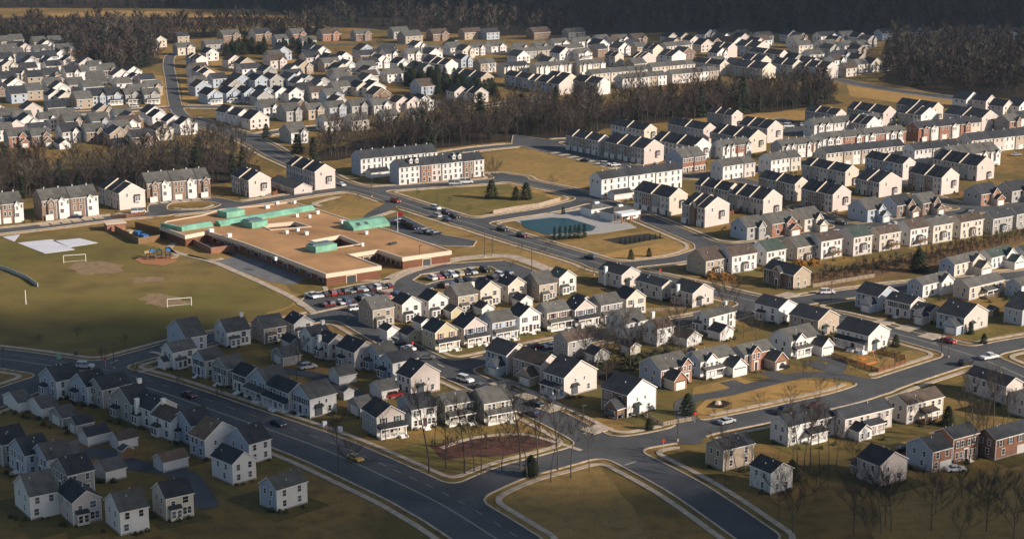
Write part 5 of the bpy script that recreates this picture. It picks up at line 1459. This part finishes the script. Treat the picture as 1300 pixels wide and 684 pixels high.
def bare(seed,H=14,nt=110,sl=.07,tl=2.2,depth=3,tn=5,spread=.33,clear=.3):
    """tapered trunk, forking limbs, many fine twigs -> trunk(V,T), crown(V,T)"""
    r=random.Random(seed); TV=[];TT=[];CV=[];CT=[]
    def addt(v,t,c): 
        (V_,T_)=(CV,CT) if c else (TV,TT); o=len(V_); V_.extend(v); T_.extend([(i+o,j+o,k+o) for i,j,k in t])
    tips=[]
    p=Vector((0,0,-.1)); d=Vector((r.uniform(-.04,.04),r.uniform(-.04,.04),1)); rad=H*.010; seg=H*.86/6; 
    pts=[(p.copy(),rad)]
    for i in range(6):
        q=p+d*seg; r2=rad*(.8 if i<5 else .5); v,t=tubet(p,q,rad,r2,tn); addt(v,t,0); p=q;rad=r2; pts.append((p.copy(),rad)); d=(d+Vector((r.uniform(-.1,.1),r.uniform(-.1,.1),0))).normalized()
    def branch(p,d,L,rad,lv):
        n=2; q=p
        for i in range(n):
            d=(d+Vector((r.uniform(-.2,.2),r.uniform(-.2,.2),r.uniform(0,.22)))).normalized(); q2=q+d*L/n; v,t=tubet(q,q2,rad,rad*.7,3); addt(v,t,1)
            tips.append((q2.copy(),d.copy())); tips.append(((q+q2)/2,d.copy())); q=q2; rad*=.7
            if lv<depth-1:
                for s in range(2):
                    dd=(d+Vector((r.uniform(-1,1),r.uniform(-1,1),r.uniform(-.1,.6)))*.7).normalized(); branch(q,dd,L*.6,rad*.6,lv+1)
    nb=9 if depth>1 else 7
    for i in range(nb):
        h=clear+(1-clear)*(i+.5)/nb; k=min(5,int(h*6)); f=h*6-k; a=pts[k][0].lerp(pts[min(6,k+1)][0],f); th=i*2.4+r.uniform(-.5,.5); up=.55+h*.8
        dd=Vector((math.cos(th),math.sin(th),up)).normalized(); branch(a,dd,H*spread*(1.15-h*.7),pts[k][1]*.55,0 if depth>1 else depth-1)
    tips.append((pts[-1][0],Vector((0,0,1))))
    for i in range(nt):
        p,d=tips[i%len(tips)]; dd=(d+Vector((r.gauss(0,.55),r.gauss(0,.55),r.uniform(-.2,.7)))).normalized(); L=tl*r.uniform(.5,1.2)
        s=dd.orthogonal().normalized(); s=Matrix.Rotation(r.uniform(0,6.28),3,dd)@s; w=sl*r.uniform(.6,1.3)
        st=p-d*r.uniform(0,.8); addt([st-s*w,st+s*w,st+dd*L],[(0,1,2)],1)
    return (np.array([tuple(v) for v in TV],np.float32),np.array(TT,np.int32)),(np.array([tuple(v) for v in CV],np.float32),np.array(CT,np.int32))
def conifer(seed,H=9,R=2.2,n=420,s=.5,base=.06,p=.8):
    r=random.Random(seed); V=[];T=[]
    for i in range(n):
        h=r.random()**1.15*(1-base)+base; rr=R*((1-h)**p)*r.uniform(.45,1.08)*(1+.18*math.sin(h*40)); th=r.uniform(0,6.283)
        c=Vector((rr*math.cos(th),rr*math.sin(th),h*H)); o=Vector((math.cos(th),math.sin(th),-.35)); u=Vector((-math.sin(th),math.cos(th),r.uniform(-.3,.3)))
        L=s*r.uniform(.7,1.6); k=len(V); V+=[c-u*L*.5-o*.3*L,c+u*L*.5-o*.3*L,c+o*L]; T.append((k,k+1,k+2))
    return np.array([tuple(v) for v in V],np.float32),np.array(T,np.int32)
def merge(protos,pts,rs,zs=None):
    Vs=[];Ts=[];o=0;mis=[]
    for i,(x,y) in enumerate(pts):
        V,T=protos[rs.randrange(len(protos))]; a=rs.uniform(0,6.283); s=rs.uniform(.5,1.15)*(1.3 if rs.random()<.12 else 1); sz=s*rs.uniform(.9,1.1); c,sn=math.cos(a)*s,math.sin(a)*s
        W=np.empty_like(V); W[:,0]=V[:,0]*c-V[:,1]*sn+x; W[:,1]=V[:,0]*sn+V[:,1]*c+y; W[:,2]=V[:,2]*sz; Vs.append(W);Ts.append(T+o);o+=len(V);mis.append(np.full(len(T),rs.choice((0,0,1,2)),np.int32))
    merge.mi=np.concatenate(mis); return np.concatenate(Vs),np.concatenate(Ts)
def pin(P,x,y):
    c=False
    for i in range(len(P)):
        (xa,ya),(xb,yb)=P[i],P[i-1]
        if (ya>y)!=(yb>y) and x<(xb-xa)*(y-ya)/(yb-ya)+xa: c=not c
    return c
FG={}
for x,y,r in FOOT: FG.setdefault((int(x//20),int(y//20)),[]).append((x,y,r))
def free(x,y,m=1.5):
    i,j=int(x//20),int(y//20)
    for a in (-1,0,1):
        for b in (-1,0,1):
            for q in FG.get((i+a,j+b),()):
                if math.hypot(x-q[0],y-q[1])<q[2]+m: return False
    if X0<x<X1 and Y0<y<Y1 and samp(D,x,y)<2.2: return False
    return True
def scatter(P,sp,rs,jit=.45):
    xs=[p[0] for p in P];ys=[p[1] for p in P]; out=[]; y=min(ys)
    while y<max(ys):
        x=min(xs)
        while x<max(xs):
            a=x+rs.uniform(-jit,jit)*sp; b=y+rs.uniform(-jit,jit)*sp
            if pin(P,a,b) and free(a,b): out.append((a,b))
            x+=sp
        y+=sp
    return out
rs=random.Random(11)
def both(t): 
    (a,b),(c,d)=t; return np.concatenate([a,c]),np.concatenate([b,d+len(a)])
pm=[both(bare(s,H=15,nt=150,sl=.10,tl=2.6,depth=2,tn=4,spread=.30,clear=.25)) for s in range(5)]
pf=[both(bare(s+20,H=15,nt=95,sl=.26,tl=3.4,depth=1,tn=3,spread=.36,clear=.3)) for s in range(4)]
ev=[conifer(s,H=13,R=3.2,n=260,s=1.1) for s in range(3)]
def wood(poly,sp,protos,label,ev_share=.05,matn='twig',name='bare_woodland'):
    P=gp(poly); pts=scatter(P,sp,rs)
    from mathutils import noise as nz
    pts=[p for p in pts if sp==6.2 or nz.noise(Vector((p[0]*.03,p[1]*.018,sp)))>-.22 or rs.random()<.35]; a=[p for p in pts if rs.random()>ev_share]; b=[p for p in pts if p not in set(a)]
    V,T=merge(protos,a,rs); tag(link(name,npmesh(name,V,T,[matn,'twigr','bark'],merge.mi)),label,'woodland',kind='stuff')
    if b: V,T=merge(ev,b,rs); tag(link('evergreen_patch',npmesh('evergreen_patch',V,T,['ever'])),label.replace('bare','dark evergreen').replace('brown','scattered'),'evergreens',kind='stuff')
    print(name,len(pts))
wood(WOODS['mid'],5.2,pm,'bare brown woodland strip between the school terraces and upper houses',.15)
wood(WOODS['left'],5.2,pm,'bare brown woodland behind the brick garage terraces at left',.12)
wood(WOODS['upleft'],6.2,pf,'bare brown woodland behind the far left houses',.07,'twigd')
wood(WOODS['right'],7,pf,'bare brown woodland at upper right beyond the boundary road',.05,'twigd')
wood(WOODS['top'],11,pf,'bare brown hillside woodland along the top of the view',.12,'twigd')
# individual trees
NP=[bare(s+50,H=10,nt=520,sl=.022,tl=1.7,depth=3,spread=.34,clear=.22) for s in range(3)]
NPm=[(npmesh('trunk',a[0],a[1],['bark']),npmesh('crown',b[0],b[1],['twig'])) for a,b in NP]
TP=[bare(s+70,H=20,nt=560,sl=.02,tl=2.2,depth=3,spread=.2,clear=.45) for s in range(3)]
TPm=[(npmesh('trunk',a[0],a[1],['bark']),npmesh('crown',b[0],b[1],['twig'])) for a,b in TP]
RPm=[(npmesh('trunk',a[0],a[1],['bark']),npmesh('crown',b[0],b[1],['twigr'])) for a,b in NP]
def tree(x,y,H,label,group,kind='n',xy=None,name='bare_tree'):
    P={'n':NPm,'t':TPm,'r':RPm}[kind]; base=20 if kind=='t' else 10; t,c=rnd.choice(P); s=H/base
    e=thing(name,(*(xy or g(x,y)),0),rnd.uniform(0,6.28),label,'tree',group); e.scale=(s*rnd.uniform(.9,1.1),s*rnd.uniform(.9,1.1),s)
    link('trunk',t,e); link('crown',c,e)
for i,(x,y,H) in enumerate(((377,505,19),(490,560,13),(545,600,24),(552,566,15),(566,596,18),(590,601,21),(602,598,17),(611,604,20),(637,598,15),(661,596,24),(669,607,18),(683,592,21),(699,612,16),(708,596,22),(725,606,18),(748,598,14),(430,600,17))):
    tree(x,y,H,f'tall thin bare tree by the mulch bed and near verges, {ordn(i)} from left','tall bare trees in the foreground','t')
for i,(x,y,H) in enumerate(((742,462,12),(757,475,16),(778,468,12),(800,474,14),(768,452,11),(822,462,12),(836,470,13),(850,452,12),(786,448,14),(862,445,17),(867,476,9),(880,452,8),(925,418,19),(944,430,10),(960,437,10),(1028,440,8),(770,484,8))):
    tree(x,y,H,f'bare tree in brown backyard brush behind the looping driveway, {ordn(i)} listed','bare trees in the backyard brush','r' if i%3==0 else 'n')
for i,(x,y,H) in enumerate(((1012,600,20),(1021,592,17),(1028,604,22),(1040,596,16),(1052,602,18),(1005,610,15),(1062,590,12),(1225,560,15),(1235,548,18),(1244,566,14),(1252,552,20),(1261,545,17),(1270,560,15),(1246,580,18),(1230,590,16),(1278,548,13),(1085,612,12))):
    tree(x,y,H,'slender bare tree among the lower right back gardens','slender bare trees at lower right','t')
for i,(x,y,H) in enumerate(((923,531,5),(964,522,5.5),(1003,514,6),(1041,506,6),(1062,500,5),(1026,488,8),(1118,472,5),(1195,448,4),(1085,478,4),(905,536,4),(800,531,3.5),(824,533,4))):
    tree(x,y,H,f'small staked bare street tree near the oval island, {ordn(i)} planted','young street trees near the oval island')
for i,(x,y,H) in enumerate(((130,462,5),(170,483,5),(228,497,5),(280,515,5),(353,515,7),(50,440,4),(98,432,4),(160,440,4),(445,602,9))):
    tree(x,y,H,f'small bare verge tree along the wide diagonal road, {ordn(i)} in line','young trees along the diagonal road')
for i,(x,y,H) in enumerate(((625,240,14),(700,240,6),(596,272,4),(570,262,4),(530,252,4),(650,345,4),(700,320,5),(690,330,5),(660,325,5),(740,352,4),(430,262,4),(455,258,4))):
    tree(x,y,H,f'bare tree on the commons by the boulevard, {ordn(i)} noted','bare trees on the commons')
# front edge of the mid wood as individual trees
edge=gp('394,206 450,198 560,187 640,182 700,176 790,161 880,151 1000,140 1066,130'); k=0; acc=0; pos=[]
for a,b in zip(edge,edge[1:]):
    n=int(math.dist(a,b)/6.5)
    for i in range(n): t=(i+rnd.random()*.6)/n; pos.append((a[0]+(b[0]-a[0])*t+rnd.uniform(-2,2),a[1]+(b[1]-a[1])*t+rnd.uniform(1,7)))
pos=[p for p in pos if free(*p,2)][:85]
for p in pos: tree(0,0,rnd.uniform(9,15),'bare brown tree at the front edge of the middle wood','trees at front edge of the middle wood',rnd.choice('nnr'),p)
edge=gp('0,256 40,250 130,241 172,237 290,233'); pos=[]
for a,b in zip(edge,edge[1:]):
    n=int(math.dist(a,b)/7)
    for i in range(n): t=(i+rnd.random()*.6)/n; pos.append((a[0]+(b[0]-a[0])*t,a[1]+(b[1]-a[1])*t+rnd.uniform(0,5)))
for p in [p for p in pos if free(*p,2)]: tree(0,0,rnd.uniform(9,14),'bare tree just behind the brick garage terraces','trees behind the brick garage terraces','n',p)
# trees among the far houses
pos=[]; tries=0
zones=[gp(s) for s in ('0,190 0,60 200,62 180,190','240,135 240,60 560,50 560,140','560,135 560,55 900,50 900,110','900,110 900,60 1110,60 1110,98')]
while len(pos)<75 and tries<6000:
    tries+=1; z=rnd.choice(zones); x=rnd.uniform(min(p[0] for p in z),max(p[0] for p in z)); y=rnd.uniform(min(p[1] for p in z),max(p[1] for p in z))
    if pin(z,x,y) and free(x,y,0): pos.append((x,y))
for p in pos: tree(0,0,rnd.uniform(6,10),'bare garden tree between houses of the far subdivision','garden trees in the far subdivision',rnd.choice('nr'),p)
for i in range(26):
    x,y=rnd.uniform(860,1290),rnd.uniform(615,690); p=g(x,y)
    if free(*p,2): tree(0,0,rnd.uniform(8,15),'bare tree in the shaded back lots along the bottom edge','bare trees along the bottom edge','n',p)
# evergreens
EVm=[npmesh('crown',*conifer(s+5,H=8,R=2.9,n=1100,s=.5,p=.55),['ever']) for s in range(3)]
CYm=[npmesh('crown',*conifer(s+9,H=5,R=1.0,n=500,s=.3,base=.02,p=.45),['ever']) for s in range(3)]
TKm=MB().tube((0,0,0),(0,0,2.5),.16,.1).mesh('trunk',['bark'])
def evt(x,y,H,label,group,cyp=False,xy=None):
    e=thing('cypress' if cyp else 'evergreen_tree',(*(xy or g(x,y)),0),rnd.uniform(0,6),label,'evergreen tree',group); s=H/(5 if cyp else 8); w=s*rnd.uniform(.9,1.15); e.scale=(w,w,s)
    link('trunk',TKm,e); link('crown',rnd.choice(CYm if cyp else EVm),e)
for i,(x,y,H) in enumerate(((624,252,7.5),(655,254,5.5),(668,253,7),(378,195,9),(338,175,7))): evt(x,y,H,('bushy evergreen tree on the green common, %s from left'%ordn(i)) if i<3 else 'dark evergreen by angled road at %s wood edge'%('lower' if i==3 else 'upper'),'evergreens on the common' if i<3 else None)
for i,(x,y) in enumerate(((704,305),(711,304),(718,303.5),(724,303),(730,302.5),(735,302),(742,301))): evt(x,y,5,f'slim cypress beside the swimming pool, {ordn(i)} from left','cypresses beside the pool',True)
for i,(x,y) in enumerate(((788,309),(794,309),(800,308),(806,308),(812,307),(818,306),(825,305),(832,304),(838,303))): evt(x,y,2.2,f'dark shrub lining the drained basin, {ordn(i)} from left','shrubs lining the basin',True)
for x,y,H,l in ((801,329,3.6,'round evergreen left of two on tan pool meadow'),(824,326,3.2,'round evergreen right of two on tan pool meadow'),(1166,345,8,'large dark evergreen standing alone in tan scrub'),(898,508,0,''),(873,526,5.5,'dark evergreen by drive of twin-gabled brick house'),(674,604,5,'small dark evergreen at bottom verge among tall trees'),(1137,440,3.6,'dark evergreen at corner of white porch house'),(824,545,3,'small evergreen on lawn of twin-gabled brick house'),(1232,424,3.5,'dark evergreen before pale gable at right-hand junction'),(1249,436,3,'small evergreen on lawn at right-hand junction'),(1203,540,5,'evergreen pair beside deck of beige house'),(1005,610,5,'low evergreen beside rear garden at bottom right'),(773,278,3.5,'small evergreen before the pool pavilion'),(715,272,3,'small evergreen on verge above the pool')):
    if H: evt(x,y,H,l,None)
pos=scatter(gp('560,112 575,100 640,122 600,130 530,116 505,104 500,92 540,92 565,104'),7,rs)[:60]
for p in pos: evt(0,0,rnd.uniform(7,10),'dark evergreen in the dense belt behind the stepped grey terrace','dark evergreen belt amid upper houses',False,p)
pos=scatter(gp('285,72 330,70 410,72 410,62 300,58'),9,rs)[:30]
for p in pos: evt(0,0,rnd.uniform(7,10),'dark evergreen in belt below the far brick houses','dark evergreens below far brick houses',False,p)
# low shrubs that nobody could count
SH=[conifer(s+30,H=1.6,R=1.3,n=60,s=.55,base=0,p=.5) for s in range(3)]
tw=[both(bare(s+90,H=3.2,nt=60,sl=.06,tl=1.1,depth=1,tn=3,spread=.5,clear=.1)) for s in range(3)]
def shrubs(polys,sp,protos,m,label,name):
    pts=[]
    for s in polys: pts+=scatter(gp(s),sp,rs)
    V,T=merge(protos,pts,rs); tag(link(name,npmesh(name,V,T,[m])),label,'shrubs',kind='stuff')
shrubs(['1010,366 1120,350 1180,340 1240,322 1330,298 1330,290 1250,303 1170,324 1090,338 1040,348'],2.6,tw,'twigr','brown thicket of bare brush behind the rear-balcony houses','brush')
shrubs(['1050,345 1110,336 1170,326 1220,314 1210,322 1150,336 1090,346','740,470 800,450 850,446 880,450 868,478 830,470'],3.4,SH,'shrub','low green shrubs in the scrub strip and back yards','shrubbery')
shrubs(['545,568 600,558 690,553 697,565 640,576 560,582'],3.2,tw,'twigr','low reddish brush over the mulch bed','brush')
shrubs(['896,350 935,352 935,356 896,356','968,342 1000,340 1000,344 968,344','1010,334 1040,333 1040,337 1010,337','660,388 675,388 672,392 660,392','560,404 572,402 572,406'],1.6,SH,'orange','russet shrubs against the rear walls of the houses','russet_shrubs')
# foundation shrubs in front of near houses
pts=[]
for x,y,r in FOOT:
    if y<560:
        for k in range(5):
            a=rnd.uniform(3.6,5.9); q=(x+math.cos(a)*(r+1.2),y+math.sin(a)*(r+1.2)); pts.append(q)
    elif y<900:
        for k in range(2):
            a=rnd.uniform(3.4,6.1); pts.append((x+math.cos(a)*(r+2),y+math.sin(a)*(r+2)))
pts=[p for p in pts if not(X0<p[0]<X1 and Y0<p[1]<Y1) or samp(D,*p)>3.8]
V,T=merge([(v*.55,t) for v,t in SH],pts,rs); tag(link('foundation_planting',npmesh('foundation_planting',V,T,['shrub'])),'low dark planting along the foot of house walls','shrubs',kind='stuff')
# ------------------------------------------------------------------ sun, sky, clouds, air
SAZ=R_(-20); SEL=R_(24)
sd=Vector((math.cos(SAZ)*math.cos(SEL),math.sin(SAZ)*math.cos(SEL),math.sin(SEL)))
sl_=bpy.data.lights.new('sun','SUN'); sl_.energy=5; sl_.angle=R_(.5); sl_.color=(1,.87,.73)
so=bpy.data.objects.new('sun',sl_); COL.objects.link(so); so.rotation_euler=sd.to_track_quat('Z','Y').to_euler(); so.location=(300,-100,300)
w=bpy.data.worlds.new('World'); sc.world=w; w.use_nodes=True; nt=w.node_tree; bg=nt.nodes['Background']; sk=nt.nodes.new('ShaderNodeTexSky')
sk.sky_type='NISHITA'; sk.sun_disc=False; sk.sun_elevation=SEL; sk.sun_rotation=math.pi/2-SAZ; sk.altitude=100; sk.air_density=1.0; sk.dust_density=1.0
nt.links.new(sk.outputs[0],bg.inputs[0]); bg.inputs[1].default_value=.082
M['unseen_cloud']=mat('cloud_white',(.85,.85,.85),1,spec=0)
def cloud_at(x,y,rx,ry,ang,seed,alt=1100):
    t=alt/sd.z; import bmesh
    from mathutils import noise
    bm=bmesh.new(); bmesh.ops.create_icosphere(bm,subdivisions=5,radius=1)
    for v in bm.verts:
        n=noise.fractal(v.co*2.0+Vector((seed*7.3,0,0)),.8,2.1,5); v.co*=1+.35*n; v.co.z=max(v.co.z,-.3)
    me=bpy.data.meshes.new('unseen_cloud'); bm.to_mesh(me); bm.free(); me.materials.append(M['unseen_cloud'])
    o=link('unseen_cloud',me,None,Vector((x,y,0))+sd*t,ang); o.scale=(rx,ry,40); return tag(o,kind='structure')
# ground shadow centres of unseen clouds; the bottom strip's is added to darken it
cloud_at(-190,330,165,160,R_(-35),1); cloud_at(420,1830,760,540,R_(-6),2); cloud_at(60,258,360,100,R_(2),3); cloud_at(500,1150,135,120,0,4)
air=bpy.data.materials.new('haze_air'); air.use_nodes=True; nt=air.node_tree; nt.nodes.remove(nt.nodes['Principled BSDF']); pv_=nt.nodes.new('ShaderNodeVolumePrincipled')
pv_.inputs['Color'].default_value=(.62,.78,1,1); pv_.inputs['Density'].default_value=.00004; pv_.inputs['Anisotropy'].default_value=0
nt.links.new(pv_.outputs[0],nt.nodes['Material Output'].inputs['Volume'])
HAZE=1
if HAZE:
    M['haze']=air; tag(build(MB().box(-1500,1500,-60,3200,-1,CAMH+12),'haze',['haze']),kind='stuff')
sc.view_settings.view_transform='Standard'; sc.view_settings.look='None'; sc.view_settings.exposure=.42; sc.view_settings.gamma=1
